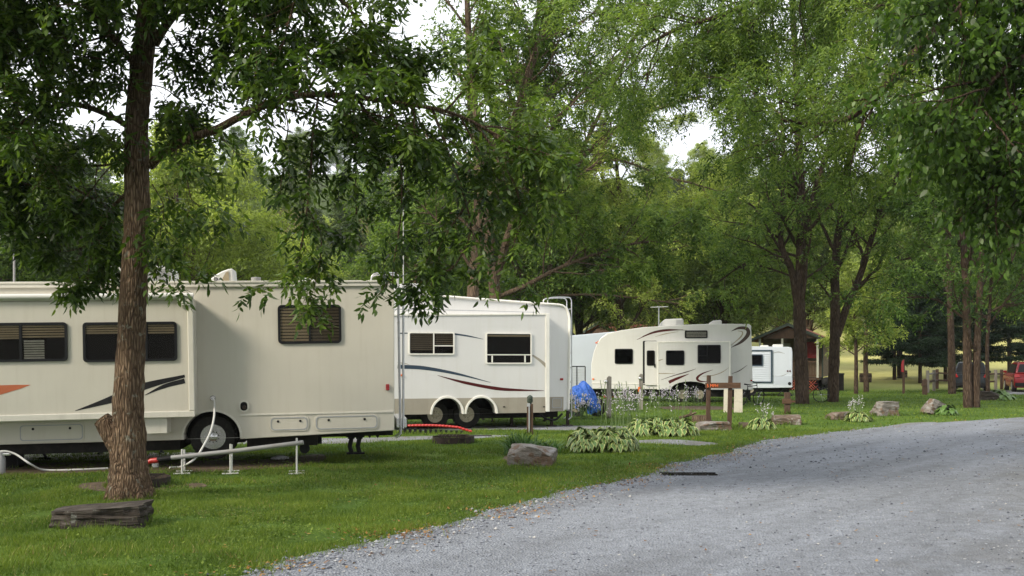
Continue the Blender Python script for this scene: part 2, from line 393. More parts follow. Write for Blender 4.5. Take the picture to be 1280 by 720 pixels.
def gravelmat(name, base, tint, dirt=0.5, dirt_shade=False):
    m, nt, nodes, L = new_mat(name)
    v = objvec(nt)
    vo = tex(nt, 'ShaderNodeTexVoronoi', 42, v); vo2 = tex(nt, 'ShaderNodeTexVoronoi', 110, v)
    mp = nt.nodes.new('ShaderNodeMapping'); mp.inputs['Rotation'].default_value = (0, 0, R(-52)); mp.inputs['Scale'].default_value = (0.13, 1.0, 1)
    mp.vector_type = 'TEXTURE' if False else 'POINT'
    tcn = nt.nodes.new('ShaderNodeTexCoord'); vr = nt.nodes.new('ShaderNodeVectorRotate'); vr.rotation_type = 'Z_AXIS'; vr.inputs['Angle'].default_value = R(-50)
    nt.links.new(tcn.outputs['Object'], vr.inputs['Vector']); mp.inputs['Rotation'].default_value = (0, 0, 0); nt.links.new(vr.outputs[0], mp.inputs['Vector'])
    big = tex(nt, 'ShaderNodeTexNoise', 1.15, mp.outputs['Vector'], 6.0, 0.62)
    mid = tex(nt, 'ShaderNodeTexNoise', 5.0, v, 8.0, 0.7)
    g1 = ramp(nt, vo.outputs['Color'], [(0.05, tuple(c * 0.62 for c in base)), (0.3, tuple(c * 0.93 for c in base)), (0.8, tuple(c * 1.08 for c in base)), (1.0, tuple(c * 1.3 for c in base))]).outputs['Color']
    g2 = ramp(nt, vo2.outputs['Color'], [(0.1, (0.75, 0.75, 0.75)), (0.5, (1, 1, 1)), (0.95, (1.2, 1.19, 1.18))]).outputs['Color']
    c = mixc(nt, 0.8, g1, g2, 'MULTIPLY')
    f = ramp(nt, big.outputs['Fac'], [(0.42, (0, 0, 0)), (0.66, (dirt,) * 3)]).outputs['Color']
    c = mixc(nt, f, c, tint)
    if dirt_shade:  # dirt zone and its shade, both painted into the road's right side
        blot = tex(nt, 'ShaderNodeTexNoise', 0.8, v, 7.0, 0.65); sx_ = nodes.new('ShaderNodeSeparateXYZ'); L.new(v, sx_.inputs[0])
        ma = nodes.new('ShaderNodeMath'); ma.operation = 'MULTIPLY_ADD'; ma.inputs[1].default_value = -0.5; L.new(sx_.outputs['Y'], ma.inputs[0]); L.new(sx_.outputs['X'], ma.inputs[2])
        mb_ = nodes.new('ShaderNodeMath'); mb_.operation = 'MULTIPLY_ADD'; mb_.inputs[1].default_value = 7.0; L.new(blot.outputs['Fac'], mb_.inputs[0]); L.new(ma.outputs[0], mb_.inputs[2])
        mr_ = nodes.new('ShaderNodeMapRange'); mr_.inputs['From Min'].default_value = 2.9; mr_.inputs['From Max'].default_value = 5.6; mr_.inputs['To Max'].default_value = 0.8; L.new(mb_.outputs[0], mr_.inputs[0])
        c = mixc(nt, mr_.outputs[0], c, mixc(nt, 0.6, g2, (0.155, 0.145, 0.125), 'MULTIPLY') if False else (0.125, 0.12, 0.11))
    f2 = ramp(nt, mid.outputs['Fac'], [(0.35, (0.72, 0.72, 0.72)), (0.65, (1.1, 1.1, 1.1))]).outputs['Color']
    c = mixc(nt, 0.8, c, f2, 'MULTIPLY')
    ad = nodes.new('ShaderNodeMath'); ad.operation = 'MULTIPLY_ADD'; ad.inputs[1].default_value = 2.0
    L.new(vo.outputs['Distance'], ad.inputs[0]); L.new(mid.outputs['Fac'], ad.inputs[2])
    finish(nt, c, 0.88, 0, ad.outputs[0], 0.7, 0.02, 0.3)
    return m
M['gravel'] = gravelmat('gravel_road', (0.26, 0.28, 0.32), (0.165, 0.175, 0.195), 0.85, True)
M['gravel2'] = gravelmat('gravel_pad', (0.26, 0.27, 0.29), (0.13, 0.12, 0.09), 0.6)
M['soil'] = two_tone('bare_soil', [(0.3, (0.05, 0.034, 0.022)), (0.7, (0.14, 0.10, 0.068))], 10, bstr=0.8)
M['concrete'] = paint('concrete', (0.44, 0.43, 0.40), 0.85, var=0.2, scale=2, dirt=(0.25, 0.23, 0.2), bump=0.3)

EDGE = [(-4.6, 4.0), (-3.4, 6.6), (-2.38, 8.5), (-1.95, 9.3), (-1.18, 10.5), (-0.6, 11.4), (0, 12.6), (0.75, 13.9), (1.75, 15.3), (2.5, 16.6), (2.75, 17.4), (3.4, 18.4), (4.4, 20.0), (5.5, 22.2), (8.0, 25.0), (11.5, 28.2), (16.4, 31.6), (21.5, 35.5), (27, 40), (36, 46)]
def wob(x, y, a=0.16): return a * mnoise.noise(Vector((x * 1.3, y * 1.3, 3.1))) + a * 0.55 * mnoise.noise(Vector((x * 6, y * 6, 9)))
def fine_edge(E, a=0.16, n=14):
    out = []
    for p in spline([(x, y, 0) for x, y in E], n):
        out.append((p.x + wob(p.x, p.y, a), p.y + wob(p.y, p.x, a)))
    return out
edge = fine_edge(EDGE)
EA = np.array(edge)
far = [(60, 30), (60, -20), (-10, -20)]
def sheet(name, pts, mat, z, kind='structure'):
    mb = MB(); mb.add([(x, y, z) for x, y in pts], [tuple(range(len(pts)))])
    return tag(mb.build(name, mat), kind=kind)
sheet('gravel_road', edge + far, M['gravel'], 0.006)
def closed(pts, a=0.12, n=8):
    P = pts + [pts[0]]; out = []
    sp_ = spline([(x, y, 0) for x, y in P], n)[:-1]
    return [(p.x + wob(p.x, p.y, a), p.y + wob(p.y, p.x, a)) for p in sp_]
def P2(*pp): return [(gp(a, b).x, gp(a, b).y) for a, b in pp]
ROADS = []
def patch(name, pp, mat, z, a=0.12):
    pts = closed(P2(*pp), a); ROADS.append(np.array(pts)); return sheet(name, pts, mat, z)
patch('gravel_drive', [(-700, 549), (-200, 547.5), (395, 548), (500, 546), (600, 544), (640, 545), (600, 548), (520, 550), (395, 555), (0, 556), (-700, 556)], M['gravel2'], 0.005)
patch('gravel_pad', [(440, 533.5), (600, 532.5), (760, 532.5), (810, 535), (740, 538), (620, 537.5), (440, 539)], M['gravel2'], 0.005, 0.05)
patch('gravel_path', [(798, 550.5), (830, 549.5), (870, 551.5), (900, 555), (880, 557.5), (846, 556), (805, 554.5)], M['gravel2'], 0.005, 0.05)
patch('gravel_spill', [(1105, 534), (1135, 529), (1170, 528), (1150, 533), (1120, 537)], M['gravel2'], 0.005, 0.05)
patch('soil_patch', [(-300, 585), (60, 578.5), (200, 576.5), (330, 574), (400, 568), (400, 578), (330, 586), (230, 591), (150, 590), (0, 594), (-300, 600)], M['soil'], 0.004, 0.05)
patch('soil_patch', [(88, 610), (120, 603), (200, 603), (215, 608), (190, 614), (120, 614)], M['soil'], 0.005, 0.08)
patch('soil_patch', [(228, 607), (245, 604), (262, 607), (245, 610)], M['soil'], 0.0055, 0.06)
patch('soil_patch', [(626, 574), (640, 569), (680, 577), (660, 585), (636, 580)], M['soil'], 0.0052, 0.06)
patch('soil_patch', [(820, 508.5), (880, 507.5), (920, 510), (915, 512), (840, 512)], M['soil'], 0.0054, 0.06)
patch('gravel_drive', [(1195, 489.5), (1300, 487.5), (1420, 488), (1420, 498), (1300, 493.5), (1225, 493)], M['gravel2'], 0.006, 0.05)
sheet('concrete_pad', [(-16, 18.1), (-6.4, 18.1), (-6.2, 19.6), (-16, 19.6)], M['concrete'], 0.0062)

def inpoly(px, py, poly):
    n = len(poly); inside = np.zeros(len(px), bool); j = n - 1
    for i in range(n):
        xi, yi = poly[i]; xj, yj = poly[j]
        if abs(yj - yi) > 1e-9:
            c = ((yi > py) != (yj > py)) & (px < (xj - xi) * (py - yi) / (yj - yi) + xi); inside ^= c
        j = i
    return inside
ROADPOLY = np.array(edge + far)

def np_mesh(name, verts, nper, mat, tint=None, tris=False):
    """verts (k*nper,3); one face per run of nper vertices"""
    nv = len(verts); nf = nv // nper
    me = bpy.data.meshes.new(name); me.vertices.add(nv); me.vertices.foreach_set('co', verts.astype(np.float32).ravel())
    me.loops.add(nv); me.loops.foreach_set('vertex_index', np.arange(nv, dtype=np.int32))
    me.polygons.add(nf); me.polygons.foreach_set('loop_start', np.arange(0, nv, nper, dtype=np.int32))
    me.update(calc_edges=True)
    if tint is not None:
        a = me.attributes.new('tint', 'FLOAT', 'POINT'); a.data.foreach_set('value', np.repeat(tint, nper).astype(np.float32))
    me.materials.append(mat)
    return me

def add_mesh(name, me, parent=None, kind=None):
    o = bpy.data.objects.new(name, me); COL.objects.link(o); o.parent = parent
    if kind: o['kind'] = kind
    return o

def unit(a): return a / np.maximum(np.linalg.norm(a, axis=1, keepdims=True), 1e-9)

# blades of the lawn
def blades(n, d0, d1, hmin, hmax, wd, spread=1.0, side=0.56):
    D = np.sqrt(RG.uniform(d0 ** 2, d1 ** 2, n)); x = RG.uniform(-side, side, n) * D
    jit = np.abs(RG.normal(0, .16, n)) * (RG.random(n) < .5)
    keep = ~inpoly(x - jit, D + jit * .4, ROADPOLY)
    for r_ in ROADS: keep &= ~inpoly(x, D, r_) | (RG.random(n) < 0.05)
    dn = np.array([mnoise.noise(Vector((a * 1.7, b * 1.7, 0))) for a, b in zip(x, D)])
    keep &= (RG.random(n) < 0.75 + dn)
    x, D, dn = x[keep], D[keep], dn[keep]; k = len(x)
    h = RG.uniform(hmin, hmax, k) * (1 + 1.0 * dn); az = RG.uniform(0, 2 * PI, k); lean = RG.uniform(0.1, 1.0, k) * h
    p = np.stack([x, D, np.zeros(k)], 1); az2 = RG.uniform(0, 2 * PI, k)
    ww = wd * RG.uniform(0.6, 1.3, k)
    sv = np.stack([np.cos(az2) * ww, np.sin(az2) * ww, np.zeros(k)], 1)
    tip = p + np.stack([np.cos(az) * lean, np.sin(az) * lean, h], 1)
    return np.stack([p - sv, p + sv, tip], 1).reshape(-1, 3), np.clip(RG.random(k) + 0.5*dn, 0, 1)
a1, t1 = blades(360000, 7.6, 14, 0.02, 0.062, 0.0035)
a2, t2 = blades(230000, 14, 26, 0.03, 0.065, 0.007)
a3, t3 = blades(90000, 26, 58, 0.03, 0.07, 0.016)
a4, t4 = blades(52000, 7.6, 20, 0.02, 0.05, 0.004)
M['straw'] = leafmat('dead_grass', (0.16, 0.12, 0.05), (0.26, 0.20, 0.09), (0.36, 0.30, 0.15), 0.8, 0.1, 2.0, 0.1)
kk = np.array([mnoise.noise(Vector((a[0] * .8, a[1] * .8, 21))) for a in a4[::3]]); kk = np.repeat(RG.random(len(kk)) < .25 + kk * 1.6, 3)
add_mesh('dead_grass', np_mesh('dead_grass', a4[kk], 3, M['straw'], t4[kk[::3]]), None, 'stuff')
add_mesh('grass', np_mesh('grass', np.concatenate([a1, a2, a3]), 3, M['grassblade'], np.concatenate([t1, t2, t3])), None, 'stuff')

def leafs6(p, d, s, l, w_, fold=0.10):
    """pointed oval leaves, six vertices each"""
    nrm = np.cross(d, s); o = []
    for u, f in ((0, 0), (.28, .42), (.62, .38), (1, 0), (.62, -.38), (.28, -.42)):
        q = p + d * (u * l)[:, None] + s * (f * w_)[:, None] - nrm * ((.16 * u * u) * l)[:, None]
        if f: q = q + nrm * (fold * w_)[:, None]
        o.append(q)
    return np.stack(o, 1).reshape(-1, 3)
def kites(p, d, s, l, w_, fold=0.12):
    """leaf quads: base p, tip direction d, side direction s"""
    nrm = np.cross(d, s)
    a = p; c = p + d * l[:, None] + nrm * (-0.12 * l)[:, None]
    mid = p + d * (0.42 * l)[:, None] + nrm * (fold * w_)[:, None]
    return np.stack([a, mid + s * (w_ / 2)[:, None], c, mid - s * (w_ / 2)[:, None]], 1).reshape(-1, 3)
def randdir(n): return unit(RG.normal(size=(n, 3)))

# clover and broad weeds in the lawn, fallen leaves along the road edge
n = 42000; D = np.sqrt(RG.uniform(7.6 ** 2, 19 ** 2, n)); x = RG.uniform(-0.56, 0.3, n) * D
dn = np.array([mnoise.noise(Vector((a * 0.9, b * 0.9, 5))) for a, b in zip(x, D)])
k_ = (~inpoly(x, D, ROADPOLY)) & (RG.random(n) < 0.35 + 1.6 * dn); x, D = x[k_], D[k_]; n = len(x)
p = np.stack([x, D, RG.uniform(0.015, 0.05, n)], 1); d = randdir(n); d[:, 2] = d[:, 2] * 0.3 + 0.15; d = unit(d); s = unit(np.cross(d, np.array([[0, 0, 1.0]])))
add_mesh('clover', np_mesh('clover', kites(p, d, s, RG.uniform(0.018, 0.05, n), RG.uniform(0.015, 0.034, n)), 4, M['grassblade'], RG.uniform(0, 1.1, n)), None, 'stuff')
n = 4200; i = RG.integers(20, len(EA) - 40, n); off = np.abs(RG.normal(0, 0.30, n)) * RG.choice([1, -1], n, p=[0.6, 0.4])
p = np.stack([EA[i, 0] + off + RG.normal(0, .12, n), EA[i, 1] - off * 0.5 + RG.normal(0, .12, n), np.full(n, 0.022)], 1)
p = p[mnoise is not None:][:0] if False else p
dn = np.array([mnoise.noise(Vector((a * 0.8, b * 0.8, 8))) for a, b in p[:, :2]]); p = p[RG.random(n) < 0.25 + 1.5 * dn]
ex = 260; pe = np.stack([RG.uniform(-3, 12, ex), RG.uniform(8, 24, ex), np.full(ex, 0.02)], 1); p = np.concatenate([p, pe]); n = len(p)
d = randdir(n); d[:, 2] *= 0.25; d = unit(d); s = unit(np.cross(d, np.array([[0, 0, 1.0]])))
add_mesh('fallen_leaves', np_mesh('fallen_leaves', kites(p, d, s, RG.uniform(0.03, 0.06, n), RG.uniform(0.02, 0.035, n)), 4, M['deadleaf'], RG.uniform(0, 1, n)), None, 'stuff')

# loose stones lying on the road
def pebbles(n, d0, d1, r0, r1, edge_bias=0.35):
    D = np.sqrt(RG.uniform(d0 ** 2, d1 ** 2, n)); x = RG.uniform(-0.3, 0.56, n) * D
    ne = int(n * edge_bias); i = RG.integers(10, len(EA) - 60, ne)
    x[:ne] = EA[i, 0] + RG.normal(0.18, 0.28, ne); D[:ne] = EA[i, 1] - RG.normal(0.1, 0.25, ne)
    jo = np.abs(RG.normal(0, .22, n)) * (RG.random(n) < .6)
    k = inpoly(x + jo, D - jo * .5, ROADPOLY); x, D = x[k], D[k]; n = len(x)
    r = r0 + (r1 - r0) * RG.random(n) ** 4
    base = np.array([(1, 0, 0), (0, 1, 0), (-1, 0, 0), (0, -1, 0), (0, 0, 1), (0, 0, -1)], float)
    F = [(0, 1, 4), (1, 2, 4), (2, 3, 4), (3, 0, 4), (1, 0, 5), (2, 1, 5), (3, 2, 5), (0, 3, 5)]
    V = base[None] * r[:, None, None] * RG.uniform(0.55, 1.2, (n, 6, 3)) * np.array([1, 1, 0.62])
    az = RG.uniform(0, 2 * PI, n); c_, s_ = np.cos(az), np.sin(az)
    X = V[:, :, 0] * c_[:, None] - V[:, :, 1] * s_[:, None]; Y = V[:, :, 0] * s_[:, None] + V[:, :, 1] * c_[:, None]
    V = np.stack([X + x[:, None], Y + D[:, None], V[:, :, 2] + r[:, None] * 0.25 + 0.006], 2)
    return V[:, np.array(F).ravel()].reshape(-1, 3), np.repeat(RG.random(n), 8)
m, nt, nodes, L = new_mat('loose_stone')
a = nodes.new('ShaderNodeAttribute'); a.attribute_name = 'tint'
finish(nt, ramp(nt, a.outputs['Fac'], [(0.0, (0.05, 0.055, 0.07)), (0.2, (0.16, 0.17, 0.20)), (0.85, (0.27, 0.29, 0.33)), (1.0, (0.40, 0.39, 0.37))]).outputs['Color'], 0.85, spec=0.3)
va, ta = pebbles(22000, 7.5, 17, 0.004, 0.02); vb, tb = pebbles(9000, 17, 34, 0.009, 0.035); vc, tc_ = pebbles(900, 7.6, 26, 0.016, 0.034, 0.1); tc_ = tc_ * 0.3
add_mesh('loose_gravel', np_mesh('loose_gravel', np.concatenate([va, vb, vc]), 3, m, np.concatenate([ta, tb, tc_])), None, 'stuff')
#--PART2--
# ------------------------------------------------------------------ vehicles' shared parts
def window(F, off, box, r, fmat, par, splits=(), bars=(), blind=None, blind_to=None, interior='darkin', fw=0.035, glassm='glass', name='window', slat=0.05):
    x0, z1 = F.q(box[0], box[1], off); x1, z0 = F.q(box[2], box[3], off)
    z1b = F.q(box[2], box[1], off)[1]; z1 = (z1 + z1b) / 2; z0 = (z0 + F.q(box[0], box[3], off)[1]) / 2
    mb = MB(); mb.ring(rrect(x0, z0, x1, z1, r), rrect(x0 + fw, z0 + fw, x1 - fw, z1 - fw, max(0.01, r - fw * 0.6)), off - 0.028, off - 0.001)
    for s_ in splits:
        x = F.q(s_, (box[1] + box[3]) / 2, off)[0]; mb.box(x - fw * 0.45, x + fw * 0.45, off - 0.026, off - 0.003, z0 + fw * 0.8, z1 - fw * 0.8)
    for (bx0, bx1, by) in bars:
        xa = F.q(bx0, by, off)[0]; xb, z = F.q(bx1, by, off); mb.box(max(xa, x0 + fw * .8), min(xb, x1 - fw * .8), off - 0.025, off - 0.004, z - fw * 0.4, z + fw * 0.4)
    wn = mb.build(name, M[fmat], par)
    i = fw * 0.7
    MB().prism(rrect(x0 + i, z0 + i, x1 - i, z1 - i, max(0.01, r - i)), off - 0.006, off - 0.002).build('interior', M[interior], wn)
    if blind:
        for (bx0, by0, bx1, by1, bm_) in blind:
            xa, zb = F.q(bx0, by0, off); xb, za = F.q(bx1, by1, off); xa = max(xa, x0 + fw); xb = min(xb, x1 - fw); zb = min(zb, z1 - fw); za = max(za, z0 + fw)
            b = MB(); k = max(1, int((zb - za) / slat))
            for q in range(k):
                z = za + (q + 0.5) * (zb - za) / k
                v = [(xa, off - 0.009, z - slat * 0.42), (xb, off - 0.009, z - slat * 0.42), (xb, off - 0.015, z + slat * 0.36), (xa, off - 0.015, z + slat * 0.36)]
                b.add(v, [(0, 1, 2, 3)])
            b.build('blind', M[bm_], wn)
    MB().prism(rrect(x0 + i, z0 + i, x1 - i, z1 - i, max(0.01, r - i)), off - 0.021, off - 0.019).build('pane', M[glassm], wn)
    return wn

def stripe(F, off, pts, mat, par, name='stripe', pr=0.003):
    return MB().prism(F.poly(pts, off), off - pr, off - 0.0005).build(name, M[mat], par)

def swoosh(F, off, center, widths, mat, par, name='stripe', pr=0.003):
    """tapering curved decal: px centre line with px widths"""
    C = spline([(a, b, 0) for a, b in center], 6); k = len(C)
    W = np.interp(np.linspace(0, 1, k), np.linspace(0, 1, len(widths)), widths)
    up, dn = [], []
    for i, c in enumerate(C):
        d = (C[min(i + 1, k - 1)] - C[max(i - 1, 0)]).normalized(); nn = Vector((-d.y, d.x, 0)) * max(W[i], 0.12) / 2
        up.append(F.q(c.x + nn.x, c.y + nn.y, off)); dn.append(F.q(c.x - nn.x, c.y - nn.y, off))
    v = [(x, off - pr, z) for x, z in up] + [(x, off - pr, z) for x, z in dn]
    f = [(i, i + 1, k + i + 1, k + i) for i in range(k - 1)]
    return MB().add(v, f).build(name, M[mat], par)

def wheel(par, x, y, z, Rr, rim, wd, rimmat='chrome', nholes=8, name='wheel'):
    mb = MB(); mb.lathe([(rim * 0.98, wd * 0.08), (rim * 1.03, 0.0), (Rr * 0.93, 0.0), (Rr, wd * 0.18), (Rr, wd * 0.82), (Rr * 0.93, wd), (rim, wd)], (x, y, z), 'y', 36)
    for k in range(36):
        a = 2 * PI * k / 36; mb.X = Matrix.Translation((x, y + wd / 2, z)) @ Matrix.Rotation(a, 4, 'Y')
        mb.box(-0.012, 0.012, -wd * 0.42, wd * 0.42, Rr - 0.012, Rr + 0.006)
    mb.X = None
    w_ = mb.build(name, M['tyre'], par, smooth=35)
    rb = MB(); rb.lathe([(rim, wd * 0.05), (rim * 0.99, wd * 0.16), (rim * 0.86, wd * 0.26), (rim * 0.55, wd * 0.16), (rim * 0.36, wd * 0.10), (rim * 0.34, wd * -0.02), (rim * 0.24, wd * -0.06), (0.001, wd * -0.07)], (x, y, z), 'y', 32)
    r_ = rb.build('rim', M[rimmat], w_, smooth=40)
    hb = MB()
    for k in range(nholes):
        a = 2 * PI * k / nholes; hb.lathe([(rim * 0.13, -0.006), (rim * 0.13, 0.004)], (x + rim * 0.7 * math.cos(a), y + wd * 0.16, z + rim * 0.7 * math.sin(a)), 'y', 10)
        hb.lathe([(rim * 0.05, -0.02), (rim * 0.05, 0.01)], (x + rim * 0.44 * math.cos(a + .3), y + wd * 0.12, z + rim * 0.44 * math.sin(a + .3)), 'y', 6)
    hb.build('hub_hole', M['black'], r_)['kind'] = 'stuff'
    return w_

def arc_pts(cx, cz, rx, rz, a0, a1, n=12): return [(cx + rx * math.cos(R(a0 + (a1 - a0) * k / n)), cz + rz * math.sin(R(a0 + (a1 - a0) * k / n))) for k in range(n + 1)]

def ladder(par, x, ys, z0, z1, rungs, hoop=0.45, r=0.013, back=-0.5, mat='alu'):
    mb = MB()
    for y in ys:
        mb.tube(spline([(x - 0.09, y, z0 - 0.02), (x - 0.01, y, z0 + 0.05), (x, y, z0 + 0.2), (x, y, (z0 + z1) / 2), (x, y, z1 - 0.05), (x - 0.02, y, z1 + hoop * .22), (x - 0.12, y, z1 + hoop * .3), (x + back, y, z1 + hoop * .27), (x + back - .06, y, z1 + 0.02), (x + back - .06, y, z1 - 0.12)], 5), r, 7)
    l_ = mb.build('ladder', M[mat], par, smooth=50)
    for k in range(rungs):
        z = z0 + 0.2 + (z1 - z0 - 0.3) * k / (rungs - 1)
        MB().tube([(x, ys[0], z), (x, ys[1], z)], r * 0.95, 7).build('rung', M[mat], l_, smooth=50)
    return l_

def hatch(F, off, box, r, mat, par, name='storage_door', latch=True):
    x0, z1 = F.q(box[0], box[1], off); x1, z0 = F.q(box[2], box[3], off)
    h = MB().prism(rrect(x0, z0, x1, z1, r), off - 0.012, off + 0.0).build(name, M[mat], par, bevel=0.004)
    MB().ring(rrect(x0 + .025, z0 + .025, x1 - .025, z1 - .025, r * .8), rrect(x0 + .04, z0 + .04, x1 - .04, z1 - .04, r * .75), off - 0.018, off - 0.012).build('door_seam', M['greydecal'], h)
    if latch:
        for t in (0.22, 0.78):
            x = x0 + (x1 - x0) * t; MB().lathe([(0.018, -0.024), (0.022, -0.012), (0.022, 0)], (x, off, z1 - 0.09), 'y', 12).build('latch', M['black'], h)
    return h

def rbox(par, name, x0, x1, y0, y1, z0, z1, mat, bev=0.05):
    return MB().box(x0, x1, y0, y1, z0, z1).build(name, M[mat], par, bevel=bev, smooth=60)

def roof_ac(par, x0, x1, y0, y1, z0, h, mat='whiteplastic', slats=True, taper=0.25):
    mb = MB(); L_ = x1 - x0
    mb.prism([(x0, z0), (x1, z0), (x1 - 0.02, z0 + h * .92), (x1 - .08, z0 + h), (x0 + L_ * taper, z0 + h * .93), (x0 + 0.03, z0 + h * .45)], y0, y1)
    a = mb.build('air_conditioner', M[mat], par, bevel=0.03, smooth=50)
    if slats:
        g = MB()
        for k in range(6):
            z = z0 + h * (.2 + .11 * k); g.box(x1 - L_ * .30, x1 - .03, y0 - .012, y0 - .002, z, z + h * 0.045)
        g.build('grille', M['greydecal'], a)
    return a

# ------------------------------------------------------------------ cream motorhome
F1 = Frame('motorhome', 'long cream motorhome with a slide-out, black and orange swooshes, standing beside the leaning trunk', 'motorhome', (-5.14, 17.0, 0), R(8.9), -0.0166)
r1 = F1.root
Lx = -7.4
topR = F1.q(478, 351.5); cor = F1.q(493, 362); botR = F1.q(493, 538)
xb = cor[0]; zt = topR[1]
prof = [(Lx, F1.q(0, 556)[1] - 0.02), F1.q(0, 556), F1.q(230, 550)]
wx, wz = F1.q(265, 547)
prof += [(x, z) for x, z in arc_pts(wx, wz + .02, 0.47, 0.43, 176, 4)]
prof += [F1.q(300, 549), botR, (xb, zt - 0.16), (xb - .03, zt - .06), (xb - .1, zt - 0.01), (xb - 0.2, zt), (Lx, zt)]
MB().prism(prof, 0, 2.5).build('body', M['cream'], r1, bevel=0.012)
MB().box(Lx, xb - 0.25, 0.3, 2.3, wz - 0.06, wz + 0.9).build('underbody', M['chassis'], r1) if False else None
ub = MB(); zb = botR[1]
ub.box(Lx, wx - 0.55, 0.12, 2.3, 0.30, F1.q(0, 556)[1] + 0.1); ub.box(wx + 0.55, wx + 1.75, 0.25, 2.3, 0.30, 0.6); ub.box(wx + 1.75, xb - 0.05, 0.5, 2.1, 0.42, 0.72)
ub.build('underbody', M['chassis'], r1)
MB().box(wx - 0.5, wx + 0.5, 0.33, 2.2, 0.38, 0.95).build('wheel_well', M['black'], r1)
# roof rail, belt line, rear corner
mb = MB(); xr = F1.q(478, 352)[0]; mb.prism([(Lx, zt - .085), (xr, zt - .085), (xr, zt + .012), (Lx, zt + .012)], -0.035, -0.001); mb.box(Lx, xr, -0.05, -0.035, zt - 0.02, zt + 0.015)
mb.build('gutter_rail', M['cream_trim'], r1, bevel=0.006)
a, b = F1.q(300, 518.8); c, d = F1.q(492, 514.5)
MB().prism([(a, b - .014), (c, d - .014), (c, d + .014), (a, b + .014)], -0.014, -0.001).build('belt_trim', M['cream_trim'], r1, bevel=0.003)
MB().ring(arc_pts(wx, wz + .02, .50, .46, 184, -4, 18) , arc_pts(wx, wz + .02, .465, .425, 184, -4, 18), -0.02, -0.001).build('wheel_arch', M['cream_trim'], r1)
wheel(r1, wx, 0.13, F1.q(263, 547)[1], 0.385, 0.212, 0.24, 'chrome', 10)
wheel(r1, wx, 0.39, F1.q(263, 547)[1], 0.385, 0.212, 0.24, 'chrome', 10)
# rear window with closed blinds
window(F1, 0, (347, 381, 427, 429.5), 0.07, 'blackgloss', r1, splits=[387], blind=[(350, 384, 386, 427, 'blind'), (388, 384, 424, 427, 'blinddark')], fw=0.04)
# slide-out
so_ = -0.42
sx1, sz1 = F1.q(240, 375, so_); _, sz0 = F1.q(240, 519, so_)
MB().prism([(Lx, sz0), (sx1, sz0), (sx1, sz1), (Lx, sz1)], so_, -0.002).build('slide_out', M['cream'], r1, bevel=0.012)
so_part = [o for o in bpy.data.objects if o.name == 'slide_out'][0]
mb = MB(); t_ = 0.075
mb.box(Lx, sx1 + .02, so_ - .03, so_ - .001, sz0 - .03, sz0 + t_); mb.box(sx1 - t_, sx1 + .02, so_ - .03, so_ - .001, sz0 + t_ + .001, sz1 + .02)
mb.build('slide_trim', M['cream_trim'], so_part, bevel=0.012)
tp = MB(); xr2 = F1.q(242, 369, so_)[0]
zr = F1.q(242, 370, so_)[1]
tp.tube([(Lx, so_ - .03, zr), (xr2, so_ - .03, zr)], 0.05, 14)
tp.build('awning_roller', M['whiteplastic'], so_part, smooth=50)
MB().prism([(Lx, sz1 + .004), (xr2 - .03, sz1 + .004), (xr2 - .03, sz1 + .03), (Lx, sz1 + .03)], so_ - .02, -.01).build('awning_fabric', M['cream_trim'], so_part)
MB().box(xr2 - .25, xr2 - .05, so_ - .06, so_ - .032, sz1 - .09, sz1 + .03).build('awning_bracket', M['cream_trim'], so_part, bevel=.006)
window(F1, so_, (-62, 403.5, 85, 452.5), 0.06, 'blackgloss', so_part, splits=[26], blind=[(-60, 406, 24, 424, 'blind'), (28, 406, 83, 422, 'blind'), (30, 425, 56, 449, 'curtain')], fw=0.04, slat=0.035)
window(F1, so_, (103.5, 402.5, 222, 452), 0.06, 'blackgloss', so_part, splits=[183], blind=[(106, 405, 181, 417, 'blind'), (185, 405, 219, 417, 'blind')], fw=0.04, slat=0.035)
stripe(F1, so_, [(-30, 482), (0, 481.6), (20, 481), (38.5, 481), (25, 486), (0, 493.5), (-30, 500)], 'orange', so_part)
swoosh(F1, so_, [(94, 513.5), (140, 499), (180, 483), (231, 470)], [0.5, 9, 9, 3.5], 'blackdecal', so_part)
swoosh(F1, so_, [(181, 494), (205, 483), (231, 476)], [0.5, 5, 6], 'blackdecal', so_part)
x0, z1 = F1.q(182, 521, -.3); x1, z0 = F1.q(210, 541.5, -.3)
rbox(so_part, 'slide_support', x0, x1, -.36, -.004, z0, sz0 - .032, 'cream_trim', .01)
hatch(F1, 0, (23, 530, 106, 551), .06, 'cream', r1)
hatch(F1, 0, (336.5, 520.5, 386.5, 538.5), .08, 'cream', r1)
hatch(F1, 0, (393, 519, 473.5, 536.5), .08, 'cream', r1)
hatch(F1, 0, (-160, 530, -40, 551), .06, 'cream', r1)
# service port, inlet, tail marker
x, z = F1.q(305, 507.8)
pt = MB().ring(rrect(x - .085, z - .1, x + .085, z + .1, .07), rrect(x - .06, z - .075, x + .06, z + .075, .055), -.025, -.001).build('service_port', M['cream_trim'], r1)
MB().prism(rrect(x - .06, z - .075, x + .06, z + .075, .05), -.006, -.002).build('port_recess', M['black'], pt)
MB().lathe([(.03, -.05), (.035, -.02), (.03, 0)], (x + .01, 0, z - .02), 'y', 12).build('plug', M['rust'], pt)
x, z = F1.q(266, 498)
MB().lathe([(.035, -.03), (.045, -.01), (.05, 0)], (x, 0, z), 'y', 16).build('water_inlet', M['chrome'], r1)
x, z = F1.q(484.5, 484)
MB().prism(rrect(x - .03, z - .055, x + .03, z + .055, .015), -.03, -.001).build('side_marker_lamp', M['redlens'], r1, bevel=.006)
